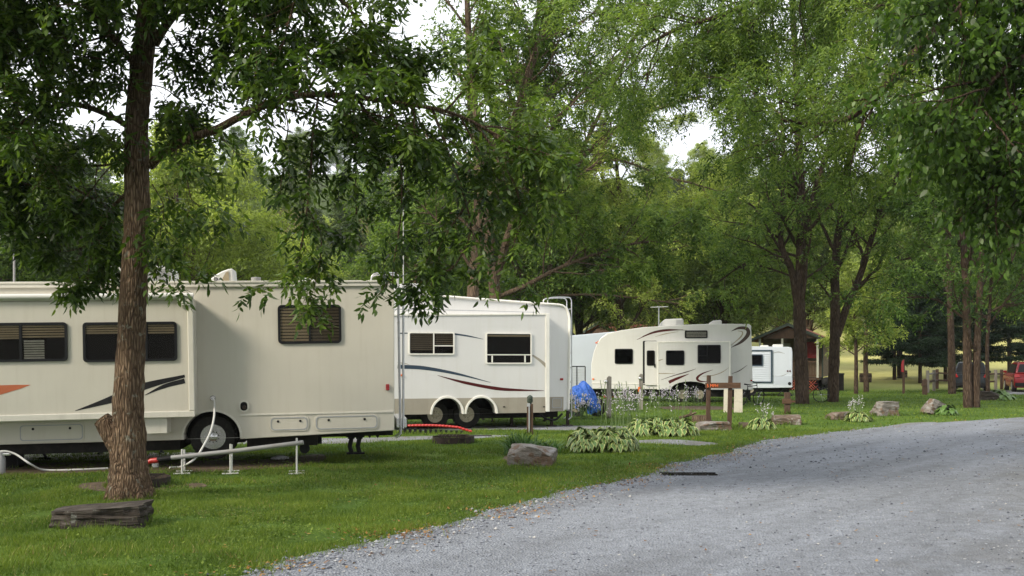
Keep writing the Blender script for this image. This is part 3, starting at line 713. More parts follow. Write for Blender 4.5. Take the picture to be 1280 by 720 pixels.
# roof gear
x0, z0 = F1.q(185, 350, .6); x1 = F1.q(214, 350, .6)[0]; hz = F1.q(200, 332, .6)[1]
ac = MB().prism([(x0 - .9, zt), (x1 + .02, zt), (x1, hz - .05), (x1 - .1, hz), (x0 - .7, hz), (x0 - .95, hz - .1)], .6, 1.35).build('air_conditioner', M['whiteplastic'], r1, bevel=.03, smooth=50)
g = MB()
for k in range(7):
    z = zt + .03 + k * (hz - zt - .06) / 7; g.box(x0 - .2, x1 - .03, .585, .598, z, z + .014)
for k in range(3): g.box(x0 + .02 + .18 * k, x0 + .035 + .18 * k, .583, .5845, zt + .03, hz - .04)
g.build('grille', M['greydecal'], ac)
x0 = F1.q(257, 350, .6)[0]; x1 = F1.q(292.5, 350, .6)[0]; hz = F1.q(280, 335.5, .6)[1]; L_ = x1 - x0
vp = [(x0, zt - .01), (x1, zt - .01), (x1 - .02, hz)] + [(x0 + L_ * t, zt + (hz - zt) * math.sin(t * PI / 2) ** .8) for t in (.8, .6, .45, .3, .18, .08)]
vs_ = MB().prism(vp, .6, 1.15).build('roof_shroud', M['whiteplastic'], r1, bevel=.02, smooth=50)
MB().prism([(x0 + L_ * .58, zt + .03), (x1 - .08, zt + .03), (x1 - .09, hz - .05), (x0 + L_ * .72, hz - .07), (x0 + L_ * .6, zt + .11)], .585, .598).build('grille', M['tan'], vs_)
x, _ = F1.q(320, 350, .6)
MB().lathe([(.06, 0), (.06, .06), (.085, .065), (.085, .12), (.02, .13)], (x, .6, zt), 'z', 14).build('roof_vent', M['greypvc'], r1, smooth=40)
lad = ladder(r1, xb + .085, (.30, .72), F1.q(495, 548)[1], zt + .02, 9, .5, .014, -.42)
x, z = F1.q(500, 531)
bx = MB().box(xb + .01, xb + .2, .45, 1.9, z - .09, z + .09); hitch = bx.build('rear_bumper', M['chrome'], r1, bevel=.015)
MB().box(xb + .2, xb + .24, 1.0, 1.2, z - .12, z + .05).build('hitch_receiver', M['black'], hitch)
for k, px in enumerate((439, 449)):                # stabiliser jacks
    x, zt_ = F1.q(px, 540, .55); z0 = F1.q(px, 566, .55)[1]
    j = MB().box(x - .06, x + .06, .5, .62, z0 + .25, zt_ + .05).build('stabiliser_jack', M['black'], r1, bevel=.01)
    MB().tube([(x + .03, .56, zt_), (x - .03, .56, z0 + .12), (x, .56, z0)], .04, 8).tube([(x - .09, .56, z0 + .3), (x + .09, .56, z0 + .3)], .025, 6).box(x - .09, x + .09, .47, .65, z0 - .02, z0 + .01).build('jack_foot', M['black'], j)
for px in (462, 472, 395):
    x, z = F1.q(px, 541, .7); mb = MB().prism([(x - .09, z + .05), (x + .09, z + .05), (x, z - .1)] if px > 400 else [(x - .1, z + .05), (x + .1, z + .05), (x + .1, z - .2), (x - .1, z - .2)], .7, .72).build('mud_flap', M['black'], r1)
x, z = F1.q(381, 560, .4)
MB().lathe([(.09, -.03), (.09, .03)], (x, .35, z), 'y', 14).tube([(x, .35, z), (x - .05, .38, z + .2)], .015, 6).build('drain_cap', M['black'], r1)
for px in (-110, -30, 12):
    x, z = F1.q(px, 556, .5); MB().box(x - .16, x + .16, .4, .75, .04, .5).build('landing_gear', M['chassis'], r1, bevel=.02)
def text_mesh(s, size, depth, mat, name, par, X):
    cu = bpy.data.curves.new(name, 'FONT'); cu.body = s; cu.size = size; cu.extrude = depth; cu.align_x = 'LEFT'
    ob = bpy.data.objects.new('tmp', cu); COL.objects.link(ob); dg = bpy.context.evaluated_depsgraph_get()
    me = bpy.data.meshes.new_from_object(ob.evaluated_get(dg)); bpy.data.objects.remove(ob)
    me.name = name; me.materials.clear(); me.materials.append(M[mat]); o = bpy.data.objects.new(name, me); COL.objects.link(o); o.parent = par; o.matrix_local = X; return o
UP = Matrix.Rotation(R(90), 4, 'X')
text_mesh('R', .16, .003, 'darktext', 'lettering', vs_, Matrix.Translation((x1 * 0 + F1.q(267, 349, .6)[0], .59, zt + .015)) @ UP)

# a whip aerial mast lashed to the ladder, and a television aerial behind the slide-out
p0 = F1.root
mst = thing('aerial_mast', 'tall thin white mast rising beside the cream motorhome ladder', 'aerial mast', tuple(F1.Mx @ Vector((xb + .13, .32, .55))))
h = EYE - (212 - HZ) * 17.6 / FPX - .55
MB().tube([(0, 0, 0), (0, 0, h * .55)], .02, 8).build('pole', M['alu'], mst, smooth=50)
MB().tube([(0, 0, h * .55), (0, 0, h)], .009, 8).build('upper_pole', M['whiteplastic'], mst, smooth=50)
MB().lathe([(.03, 0), (.035, .05), (.02, .09), (.002, .1)], (0, 0, h), 'z', 10).build('tip', M['whiteplastic'], mst, smooth=50)
D = 17.6; p = at(0, 372, D)
ta = thing('television_aerial', 'flat white television aerial on a grey pole above the motorhome roof', 'aerial', (p.x, p.y + .5, 2.9))
h = EYE - (297 - HZ) * 18.1 / FPX - 2.9
MB().tube([(0, 0, -.1), (0, 0, h)], .02, 8).build('pole', M['greypvc'], ta, smooth=50)
MB().prism([(-.35, h - .03), (.18, h - .05), (.26, h), (.2, h + .04), (-.3, h + .06)], -.05, .05).tube([(.2, 0, h), (.6, 0, h)], .014, 6).build('antenna_head', M['whiteplastic'], ta, bevel=.01)
MB().tube(spline([(-.1, .02, h + .05), (-.06, .02, h + .2), (0, .02, h + .25), (.04, .02, h + .1)], 5), .006, 5).build('cable', M['black'], ta)

# ------------------------------------------------------------------ white fifth-wheel
F2 = Frame('fifth_wheel_trailer', 'white fifth-wheel trailer with slate blue and maroon stripes behind the cream motorhome', 'trailer', ((565 - 640) * 26.2 / FPX, 26.2, 0), R(15.6), 0)
r2 = F2.root; s2 = -0.36
top = [(420, 353), (500, 364), (555, 369.5), (640, 376), (698, 380)]
tp = [F2.q(a, b) for a, b in top]; xe, ze = F2.q(712.5, 400)
zbm = F2.q(600, 516)[1]
w1 = F2.q(545, 522.5); w2 = F2.q(584.5, 522.5)
pf = [(F2.q(380, 515)[0], zbm)]
pf += [(w1[0] - .5, zbm), (w1[0] - .45, zbm + .38), (F2.q(618, 520)[0], zbm + .38), (F2.q(622, 520)[0], zbm)]
pf += [F2.q(688, 513.5), F2.q(705, 513.5), (xe - .04, F2.q(705, 512)[1] + .05), (xe, ze), F2.q(711.5, 391), F2.q(708, 384), F2.q(703, 381)] + tp[::-1] + [(F2.q(380, 350)[0], tp[0][1] + .1)]
MB().prism(pf, 0, 2.5).build('body', M['white'], r2, bevel=.015)
mb = MB(); mb.box(F2.q(380, 515)[0], xe - .3, .15, 2.3, zbm - .16, zbm + .1); mb.box(w1[0] - .6, F2.q(624, 520)[0] + .1, .5, 2.2, zbm - .15, zbm + .45)
mb.build('underbody', M['chassis'], r2)
# edge trims
mb = MB(); T = tp + [F2.q(703, 381), F2.q(708, 384.5), F2.q(711, 392), (xe - .01, ze), (xe - .05, F2.q(705, 511)[1])]
mb.tube([(x, -.012, z - .02) for x, z in T], .034, 7); mb.build('edge_trim', M['white_trim'], r2, smooth=50)
# slide
sl = F2.q(380, 395, s2)[0]; sr, st = F2.q(686, 392.5, s2); sb = F2.q(686, 513.5, s2)[1]
slide = MB().prism([(sl, sb)] + sum([arc_pts(a_[0] , zbm, .40, .42, 180, 0, 12) for a_ in (F2.q(559, 522, s2), F2.q(601.5, 522, s2))], []) + [(sr, sb), (sr, st), (sl, F2.q(498, 395.5, s2)[1])], s2, -.002).build('slide_out', M['white'], r2, bevel=.012)
mb = MB(); mb.box(sr - .09, sr + .015, s2 - .025, s2 - .001, sb - .02, st + .02); z395 = F2.q(498, 395.5, s2)[1]
mb.prism([(sl, z395 - .03), (sr - .091, st - .03), (sr - .091, st + .02), (sl, z395 + .02)], s2 - .02, s2 - .001)
mb.build('slide_trim', M['white_trim'], slide, bevel=.006)
for px in (559, 601.5):
    c_ = F2.q(px, 522, s2)[0]
    MB().ring(arc_pts(c_, zbm, .45, .47, 180, 0, 16), arc_pts(c_, zbm, .395, .415, 180, 0, 16), s2 - .03, s2 + .02).build('fender_arch', M['white_trim'], slide, bevel=.006)
    MB().prism(arc_pts(c_, zbm, .41, .43, 182, -2, 14), s2 + .012, -.004).build('wheel_well', M['black'], slide) if False else None
# taupe lower band between the arches
zt2 = F2.q(600, 497.3, s2)[1]; xs_ = [sl] ; A1, A2 = F2.q(559, 522, s2)[0], F2.q(601.5, 522, s2)[0]
band = [(sl, zbm + .002)] + arc_pts(A1, zbm, .46, .475, 180, 0, 10) + arc_pts(A2, zbm, .46, .475, 180, 0, 10) + [(sr - .1, zbm + .002), (sr - .1, zt2)]
zc = zbm + .49; top_b = [(sl, zt2), (A1 - .30, zt2)]
b = MB().prism([(sl, zbm + .002), (A1 - .46, zbm + .002), (A1 - .43, zbm + .17), (A1 - .34, zbm + .32), (A1 - .2, zt2), (sl, zt2)], s2 - .006, s2 - .001)
b.prism([(A2 + .46, zbm + .002), (sr - .1, zbm + .002), (sr - .1, zt2), (A2 + .2, zt2), (A2 + .34, zbm + .32), (A2 + .43, zbm + .17)], s2 - .006, s2 - .001)
b.prism([(A1 + .2, zt2), (A2 - .2, zt2), (A2 - .34, zbm + .32), (A2 - .425, zbm + .17), (A2 - .45, zbm + .03), (A1 + .45, zbm + .03), (A1 + .425, zbm + .17), (A1 + .34, zbm + .32)], s2 - .006, s2 - .001)
b.build('lower_band', M['taupe'], slide)
xa, _ = F2.q(687, 500); x2_, z2_ = F2.q(704, 496)
MB().prism([(xa, zbm + .01), (x2_, zbm + .01), (x2_ + .01, z2_), (xa, z2_)], -.006, -.001).build('lower_band', M['taupe'], r2)
hatch(F2, -.006, (689, 496.8, 703, 511), .05, 'taupe', r2, latch=False)
wheel(r2, F2.q(544, 522, .1)[0], .1, .37, .37, .205, .22, 'rimgold', 8)
wheel(r2, F2.q(583.5, 522, .1)[0], .1, .37, .37, .205, .22, 'rimgold', 8)
window(F2, s2, (510.5, 415, 568, 443.5), .05, 'white_trim', slide, splits=[542], bars=[(543, 567, 432.3)], blind=[(513, 417, 541, 438, 'blinddark'), (544, 417, 566, 431, 'blinddark')], fw=.035)
window(F2, s2, (607, 415.8, 664.5, 455), .05, 'white_trim', slide, splits=[], bars=[(608, 664, 443.5)], blind=[(609, 418, 663, 421.5, 'blind')], fw=.035)
for px in (615, 656):
    x, z = F2.q(px, 448, s2); MB().box(x - .018, x + .018, s2 - .024, s2 - .004, F2.q(px, 453, s2)[1], F2.q(px, 444.4, s2)[1]).build('window_divider', M['white_trim'], slide)
swoosh(F2, s2, [(497, 458.2), (530, 460), (570, 467), (613, 478)], [5, 4.6, 3, .4], 'navy', slide)
swoosh(F2, s2, [(497, 453.5), (505, 454), (512, 456)], [1, .8, .3], 'tan', slide)
swoosh(F2, s2, [(547, 469.3), (580, 478), (620, 485.5), (650, 487.6), (680, 488.3)], [.4, 3.4, 4.2, 2.6, .4], 'maroon', slide)
swoosh(F2, s2, [(498, 416.6), (509.5, 416.4)], [1.4, 1.2], 'navy', slide)
swoosh(F2, s2, [(568.5, 417.5), (585, 420), (604, 424)], [2.2, 1.8, .4], 'navy', slide)
swoosh(F2, s2, [(665.5, 444), (675, 450.5), (684, 458.5)], [2.2, 3.2, 4.5], 'taupe', slide)
swoosh(F2, 0, [(470, 386.2), (560, 387.5), (669, 390.3)], [.9, .8, .5], 'greydecal', r2)
for px, py, mm in ((501.5, 469, 'orangelens'),):
    x, z = F2.q(px, py, s2); MB().prism(rrect(x - .05, z - .022, x + .05, z + .022, .015), s2 - .03, s2 - .001).build('side_marker_lamp', M[mm], slide, bevel=.006)
x, z = F2.q(701.8, 474); MB().prism(rrect(x - .045, z - .03, x + .045, z + .03, .02), -.03, -.001).build('side_marker_lamp', M['redlens'], r2, bevel=.006)
for px in (630, 680):
    x, z = F2.q(px, 508.5, s2); MB().prism(rrect(x - .03, z - .015, x + .03, z + .015, .01), s2 - .018, s2 - .007).build('reflector', M['rust'], slide)
x0 = F2.q(495, 360, .7)[0]; x1 = F2.q(533.5, 360, .7)[0]; z0 = F2.q(520, 366.5, .7)[1]
roof_ac(r2, x0 - .1, x1, .7, 1.3, z0 - .05, .32)
ladder(r2, xe + .12, (.22, .62), F2.q(715, 524)[1], F2.q(715, 381)[1], 8, .7, .016, -.62)
for px in (640, 690, 710):
    x, _ = F2.q(px, 520, .3); MB().box(x - .035, x + .035, .3, .37, .02, zbm).box(x - .12, x + .12, .22, .45, 0, .03).build('stabiliser_leg', M['rust'], r2)
MB().tube(spline([F2.q(674, 517, .0)[0:1] + (0,) + F2.q(674, 517)[1:], F2.q(682, 523)[0:1] + (0,) + F2.q(682, 523)[1:], F2.q(694, 524.5)[0:1] + (0,) + F2.q(694, 524.5)[1:], F2.q(703, 517)[0:1] + (0,) + F2.q(703, 517)[1:]], 5), .03, 7).build('drain_pipe', M['black'], r2, smooth=50)

# ------------------------------------------------------------------ ivory travel trailer
F3 = Frame('travel_trailer', 'ivory travel trailer with rounded front, open door and brown curved stripes', 'trailer', ((864 - 640) * 42 / FPX, 42, 0), R(-13), 0)
r3 = F3.root; s3 = -.3
out = [(741, 486), (739, 470), (739, 455), (742, 440), (746, 430), (751, 422), (759, 416.7), (775.5, 413), (804, 409), (855, 406), (895, 404.6), (936, 405), (939, 407), (941, 487.5)]
z3b = F3.q(860, 487)[1]
pf = F3.poly(out); wA, wB = F3.q(853, 498)[0], F3.q(874, 498)[0]
pf = pf[:-1] + [(pf[-1][0], z3b)] + arc_pts((wA + wB) / 2, z3b, .82, .36, 0, 180, 12) + [(wA - .6, z3b), (pf[0][0], z3b)]
MB().prism(pf[1:], 0, 2.45).build('body', M['ivory'], r3, bevel=.03)
mb = MB(); mb.box(pf[0][0] + .5, F3.q(938, 487)[0], .12, 2.2, .24, z3b + .06); mb.box(wA - .45, wB + .45, .42, 2.1, z3b - .2, z3b + .42); mb.build('underbody', M['chassis'], r3)
for X_ in (wA, wB): wheel(r3, X_, .08, .34, .34, .19, .2, 'rimgold', 6)
x0, z1 = F3.q(822, 427, s3); x1, _ = F3.q(913, 427, s3); z0 = z3b
sl3 = MB().prism([(x0, z0 + .01)] + arc_pts((wA + wB) / 2, z0 + .01, .80, .34, 180, 0, 10) + [(x1, z0 + .01), (x1, z1), (x0, z1)], s3, -.002).build('slide_out', M['ivory'], r3, bevel=.012)
MB().ring(rrect(x0, z0, x1, z1 + .02, .04), rrect(x0 + .05, z0 + .3, x1 - .05, z1 - .04, .03), s3 - .015, s3 - .001).build('slide_trim', M['white_trim'], sl3) if False else None
MB().box(x0, x1, s3 - .015, s3 - .001, z1 - .04, z1 + .01).box(x1 - .05, x1 + .01, s3 - .016, s3 - .002, z0, z1 - .041).box(x0 - .01, x0 + .04, s3 - .016, s3 - .002, z0, z1 - .041).build('slide_trim', M['white_trim'], sl3)
MB().tube([F3.q(739, 479)[0:1] + (-.01,) + F3.q(739, 479)[1:], (F3.q(822, 479)[0], -.01, F3.q(822, 480)[1])], .012, 6).build('belt_trim', M['white_trim'], r3)
window(F3, 0, (768.5, 436, 791, 454.8), .06, 'blackgloss', r3, fw=.04, glassm='glassdark')
# open door: dark opening and the door leaf standing slightly out
x0, z1 = F3.q(803.5, 426); x1, z0 = F3.q(821.5, 481.5)
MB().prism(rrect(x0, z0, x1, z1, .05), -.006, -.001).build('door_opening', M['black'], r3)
dr = MB().prism(rrect(x0 + .09, z0, x1 + .02, z1 - .02, .05), -.07, -.03).build('door', M['ivory'], r3, bevel=.01)
xa, zb_ = F3.q(808.5, 438, -.07); xc, za_ = F3.q(818.5, 457, -.07)
dw = MB().ring(rrect(xa, za_, xc, zb_, .06), rrect(xa + .04, za_ + .04, xc - .04, zb_ - .04, .04), -.095, -.071).build('door_window', M['blackgloss'], dr)
MB().prism(rrect(xa + .03, za_ + .03, xc - .03, zb_ - .03, .04), -.082, -.075).build('pane', M['darkin'], dw)
MB().box(x1 - .12, x1 - .07, -.11, -.071, z0 + .75, z0 + .9).build('door_handle', M['black'], dr, bevel=.008)
window(F3, s3, (832.5, 438, 855.5, 456.3), .06, 'blackgloss', sl3, fw=.04, glassm='glassdark')
window(F3, s3, (872, 431, 901, 454), .05, 'blackgloss', sl3, fw=.04, splits=[884], bars=[(873, 884, 444.5)], blind=[(885.5, 433, 899, 452, 'blinddark')], glassm='glassdark')
window(F3, 0, (856, 413, 884.5, 422.8), .05, 'blackgloss', r3, fw=.035, blind=[(858, 414.5, 883, 421.5, 'curtain')])
swoosh(F3, 0, [(796, 424.5), (815, 416.5), (835, 413), (854, 412.2)], [.4, 1.6, 1.8, .5], 'maroon', r3)
swoosh(F3, 0, [(803, 420.5), (818, 414.5), (835, 411.8), (858, 412.8)], [.4, 1.2, 1.2, .4], 'brown', r3)
swoosh(F3, 0, [(819, 420.8), (832, 417.2), (848, 414.6)], [.3, 1.1, .3], 'tan', r3)
swoosh(F3, 0, [(914, 414), (924, 410), (933.5, 411), (935, 418), (927, 427), (914, 434.5)], [.4, 3.2, 4.4, 5, 3.6, .4], 'brown', r3)
swoosh(F3, 0, [(922, 413.5), (928, 415), (926, 421), (914, 431.5)], [.4, 1.4, 1.8, .4], 'tan', r3)
swoosh(F3, s3, [(826, 475), (842, 469.5), (858, 465), (870, 461)], [.3, 1.0, 1.2, .3], 'brown', sl3)
swoosh(F3, s3, [(836, 477.8), (848, 472.5), (861, 467.5)], [4, 3, .5], 'maroon', sl3)
swoosh(F3, s3, [(891, 462.2), (878, 467), (871.5, 472.5), (875, 476.5), (886, 477)], [.3, 1.8, 3.2, 2.2, .3], 'maroon', sl3)
swoosh(F3, s3, [(878, 470.5), (892, 469), (903, 465), (911, 459.5)], [.3, 1, 1, .3], 'tan', sl3)
swoosh(F3, s3, [(822.5, 467), (832, 466.8), (844, 467.2)], [.9, .9, .4], 'tan', sl3)
swoosh(F3, s3, [(822.5, 451), (826, 449.8), (829, 449)], [1.6, 1.2, .4], 'tan', sl3)
swoosh(F3, 0, [(915, 467), (924, 463.5), (934, 456.5)], [.4, 1.2, .3], 'brown', r3)
for px, py, mm in ((741.5, 473.8, 'orangelens'), (745.5, 428.5, 'orangelens'), (939.3, 475.6, 'redlens')):
    x, z = F3.q(px, py); MB().prism(rrect(x - .04, z - .03, x + .04, z + .03, .015), -.03, -.001).build('side_marker_lamp', M[mm], r3)
x0 = F3.q(824, 405, .8)[0]; x1 = F3.q(854, 405, .8)[0]; zz = F3.q(840, 408, .8)[1]
roof_ac(r3, x0, x1, .8, 1.4, zz - .02, .36)
x0 = F3.q(885, 405, .8)[0]; x1 = F3.q(902, 405, .8)[0]; zz = F3.q(893, 405.8, .8)[1]
MB().prism([(x0, zz - .03), (x1, zz - .03), (x1, zz + .17), (x1 - .07, zz + .2), (x0 + .2, zz + .17), (x0 + .04, zz + .06)], .8, 1.2).build('roof_vent', M['whiteplastic'], r3, bevel=.03, smooth=50)
x = F3.q(823.5, 400, .7)[0]; za = F3.q(823, 384, .7)[1]
an = MB().tube([(x, .7, zz - .1), (x, .7, za)], .028, 7).build('roof_aerial', M['alu'], r3)
MB().tube([(x - .35, .7, za), (x + .4, .7, za + .02)], .018, 6).tube([(x - .05, .5, za + .03), (x, .95, za + .03)], .015, 6).build('aerial_arm', M['whiteplastic'], an)
# tongue, step
x0, z0 = F3.q(753, 496); x1 = F3.q(787, 496)[0]
MB().box(x0, x1, .3, .38, z0 - .04, z0 + .04).build('tow_bar', M['redplastic'], r3, bevel=.01)
MB().tube([(x1 - .1, .2, .02), (x1 - .1, .2, z0)], .035, 6).tube([(x0 + .1, .2, .02), (x0 + .1, .2, z0)], .03, 6).build('jack_stand', M['rust'], r3)

# ------------------------------------------------------------------ pale trailer tucked behind
F5 = Frame('caravan', 'bluish white smooth-sided caravan nose half hidden behind the blue tarpaulin', 'caravan', ((740 - 640) * 48 / FPX, 48, 0), R(4), 0)
pf = F5.poly([(660, 487), (660, 424), (700, 420.5), (730, 418), (756, 415.6), (775, 414), (800, 416), (806, 424), (806, 486)])
MB().prism(pf, 0, 2.4).build('body', M['bluewhite'], F5.root, bevel=.03)
MB().box(pf[0][0] + .3, pf[-1][0] - .2, .2, 2.2, pf[0][1] - .3, pf[0][1] + .02).build('underbody', M['chassis'], F5.root)
for px in (690, 714): wheel(F5.root, F5.q(px, 490)[0], .02, .33, .33, .18, .2, 'rimgold', 6)
window(F5, 0, (672, 432, 696, 452), .06, 'blackgloss', F5.root, fw=.04)
x, z = F5.q(748, 427); MB().prism(rrect(x - .05, z - .03, x + .05, z + .03, .015), -.03, -.001).build('side_marker_lamp', M['orangelens'], F5.root)

# ------------------------------------------------------------------ small ribbed trailer
F4 = Frame('small_trailer', 'small white travel trailer with ribbed siding and blue edging beside the cabin', 'trailer', ((965 - 640) * 49 / FPX, 49, 0), R(-12), 0)
r4 = F4.root
pf = F4.poly([(915, 485), (915, 432.5), (985, 433.6), (989.5, 434.5), (990.5, 440), (990.5, 484.5), (960, 485)])
MB().prism(pf, 0, 2.3).build('body', M['bluewhite'], r4, bevel=.02)
mb = MB(); xL, zT = F4.q(917, 441); xR, zB = F4.q(963.5, 477)
for k in range(13):
    z = zB + (zT - zB) * (k + .5) / 13; mb.box(xL, xR - .05, -.032, -.0151, z - .02, z + .02)
sd = MB().box(xL, xR, -.015, -.001, zB, zT + .08).build('side_panel', M['bluewhite'], r4); mb.build('siding_rib', M['bluewhite'], sd)
MB().box(xR, xR + .07, -.06, -.001, zB - .05, zT + .14).box(xL, xR - .001, -.05, -.001, zT + .081, zT + .14).box(xL, xR - .001, -.05, -.001, zB - .06, zB - .001).build('slide_edging', M['navy'], r4)
mb = MB()
for k in range(8):
    z = F4.q(975, 470)[1] - .02 - k * .055; mb.box(xR + .12, F4.q(990, 480)[0], -.012, -.001, z - .012, z + .012)
mb.build('rib', M['bluewhite'], r4)
window(F4, -.033, (938, 443, 953.5, 457.3), .05, 'navy', r4, fw=.045, glassm='glassdark')
swoosh(F4, 0, [(966, 441.5), (973, 440), (981, 442)], [.6, 1.6, .3], 'greydecal', r4)
swoosh(F4, 0, [(966, 470), (976, 470.2), (985, 466.5)], [.6, 1.2, .3], 'greydecal', r4)
for px in (984.5, 987.5):
    x, z = F4.q(px, 463.8); MB().box(x - .03, x + .03, -.02, -.001, z - .04, z + .04).build('side_marker_lamp', M['maroon'], r4)
x, z = F4.q(987, 479.5); MB().lathe([(.08, -.02), (.08, 0)], (x, 0, z), 'y', 12).build('port', M['black'], r4)
x0 = F4.q(966, 432, .6)[0]; zz = F4.q(970, 433.5, .6)[1]
rbox(r4, 'roof_vent', x0, x0 + .5, .6, 1.2, zz - .1, zz + .12, 'whiteplastic', .04)
rbox(r4, 'roof_vent', x0 - .6, x0 - .2, .6, 1.0, zz - .1, zz + .08, 'whiteplastic', .04)
MB().box(pf[0][0] + .1, pf[4][0] - .15, .25, 2.0, pf[0][1] - .2, pf[0][1] + .02).build('underbody', M['chassis'], r4)
for px in (938, 926): wheel(r4, F4.q(px, 490)[0], .1, .32, .32, .17, .2, 'rimgold', 6)
for px in (952, 978, 985):
    x = F4.q(px, 490)[0]; MB().tube([(x - .2, .2, .03), (x + .12, .2, .45)], .03, 6).tube([(x + .2, .22, .03), (x - .12, .22, .45)], .03, 6).box(x - .25, x + .25, .1, .3, 0, .03).build('scissor_jack', M['black'], r4)

# ------------------------------------------------------------------ cabins
def cabin(name, label, O, yaw, Wd, Ln, eave, ridge, roofm, ahead=True, full=True):
    c = thing(name, label, 'cabin', O, (0, 0, yaw))
    pl = .75; h = Wd / 2
    MB().prism([(-h, pl), (h, pl), (h, eave), (0, ridge - .1), (-h, eave)], 1.7, Ln).build('wall', M['cabinwall'], c)
    rf = MB()
    for sgn in (-1, 1):
        rf.add([(0, -.35, ridge), (0, Ln + .3, ridge), (sgn * (h + .45), Ln + .3, eave - .2), (sgn * (h + .45), -.35, eave - .2),
                (0, -.35, ridge + .12), (0, Ln + .3, ridge + .12), (sgn * (h + .45), Ln + .3, eave - .08), (sgn * (h + .45), -.35, eave - .08)],
               [(0, 1, 2, 3), (4, 5, 6, 7), (0, 3, 7, 4), (1, 2, 6, 5), (3, 2, 6, 7), (0, 1, 5, 4)])
    ro = rf.build('roof', M[roofm], c)
    for sgn in (-1, 1):
        MB().add([(0, -.37, ridge - .02), (sgn * (h + .47), -.37, eave - .22), (sgn * (h + .47), -.37, eave - .05), (0, -.37, ridge + .15),
                  (0, -.40, ridge - .02), (sgn * (h + .47), -.40, eave - .22), (sgn * (h + .47), -.40, eave - .05), (0, -.40, ridge + .15)],
                 [(0, 1, 2, 3), (4, 5, 6, 7), (3, 2, 6, 7), (0, 1, 5, 4)]).build('fascia', M['woodgreen'], ro)
    MB().prism([(-h, eave - .02), (h, eave - .02), (0, ridge - .12)], -.2, -.14).build('gable', M['woodbrown'], c)
    MB().box(-h, h, -.25, 1.7, pl - .15, pl).build('porch_floor', M['woodbrown'], c)
    if full:
        for x in (-h + .08, -.35, h - .08): MB().box(x - .06, x + .06, -.2, -.08, pl, eave).build('post', M['posttrim'], c)
        rl = MB().box(-h, h, -.18, -.12, pl + .88, pl + .95).box(-h, h, -.18, -.12, pl + .1, pl + .16)
        for k in range(int(Wd / .13)): rl.box(-h + .13 * k, -.0 - h + .13 * k + .035, -.165, -.135, pl + .16, pl + .88)
        rl.build('railing', M['woodhoriz'], c)
        mb = MB()
        for k in range(-3, int(Wd / .16) + 4):
            for sg in (1, -1):
                x = -h + .16 * k; pts = [(x, 0.05), (x + sg * (pl - .2), pl - .15)]
                xa, za = pts[0]; xb_, zb_ = pts[1]
                if min(xa, xb_) < -h or max(xa, xb_) > h: 
                    continue
                mb.prism([(xa - .02, za), (xa + .02, za), (xb_ + .02, zb_), (xb_ - .02, zb_)], -.2 + .012 * sg, -.19 + .012 * sg)
        mb.build('lattice_skirt', M['latticered'], c)
        MB().box(-h, h, -.1, Ln, 0, pl - .16).build('foundation', M['darkin'], c)
        MB().box(h - 1.35, h - .25, 1.1, 1.14, eave - 1.15, eave - .2).build('red_curtain', M['redcloth'], c)
        d = MB().box(-.9, -.1, 1.64, 1.698, pl, pl + 2.0).build('door', M['posttrim'], c); MB().box(-.75, -.25, 1.62, 1.638, pl + 1.0, pl + 1.8).build('pane', M['darkin'], d)
        MB().box(h + .01, h + .09, 1.4, 1.55, 0.1, eave - .1).build('downpipe', M['woodgreen'], c)
        wn = MB().ring(rrect(0, 0, 1, 1, .02), rrect(.08, .08, .92, .92, .02), 0, .05)
    return c
M['cabinwall'] = two_tone('log_siding', [(0.3, (0.10, 0.07, 0.045)), (0.7, (0.26, 0.20, 0.13))], 6, stretch=(1, .3, 9), bstr=.8)
M['woodgreen'] = paint('dark_green_trim', (0.03, 0.045, 0.032), .6)
M['posttrim'] = paint('pale_trim', (0.42, 0.42, 0.36), .6, var=.1)
M['latticered'] = paint('red_lattice', (0.42, 0.10, 0.05), .7, var=.15)
M['redcloth'] = paint('red_cloth', (0.22, 0.02, 0.02), .9, var=.25)
M['roofbrown'] = two_tone('brown_shingle', [(0.3, (0.05, 0.04, 0.032)), (0.7, (0.12, 0.095, 0.075))], 12, stretch=(1, 1, 1))
M['roofred'] = two_tone('red_roof_sheet', [(0.3, (0.14, 0.045, 0.03)), (0.7, (0.36, 0.10, 0.06))], 3)
cabin('cabin', 'brown gabled cabin with a red lattice skirt and railed porch behind the small ribbed trailer', ((986 - 640) * 58 / FPX, 58, 0), R(-22), 3.4, 7.5, 3.02, 3.75, 'roofred')
cb = cabin('cabin', 'cabin with a red roof showing above the nose of the ivory travel trailer', ((752 - 640) * 66 / FPX, 66, 0), R(-40), 4.2, 7, 3.1, 4.1, 'roofred', full=False)
#--PART3--
# ------------------------------------------------------------------ hoses, racks and odds and ends by the motorhome
def W1(px, py, off): x, z = F1.q(px, py, off); return F1.Mx @ Vector((x, off, z))
def wt(name, label, cat, base, group=None): return thing(name, label, cat, (base.x, base.y, 0), (0, 0, 0), group)
def rel(pts, t): return [Vector(p) - t.location for p in pts]

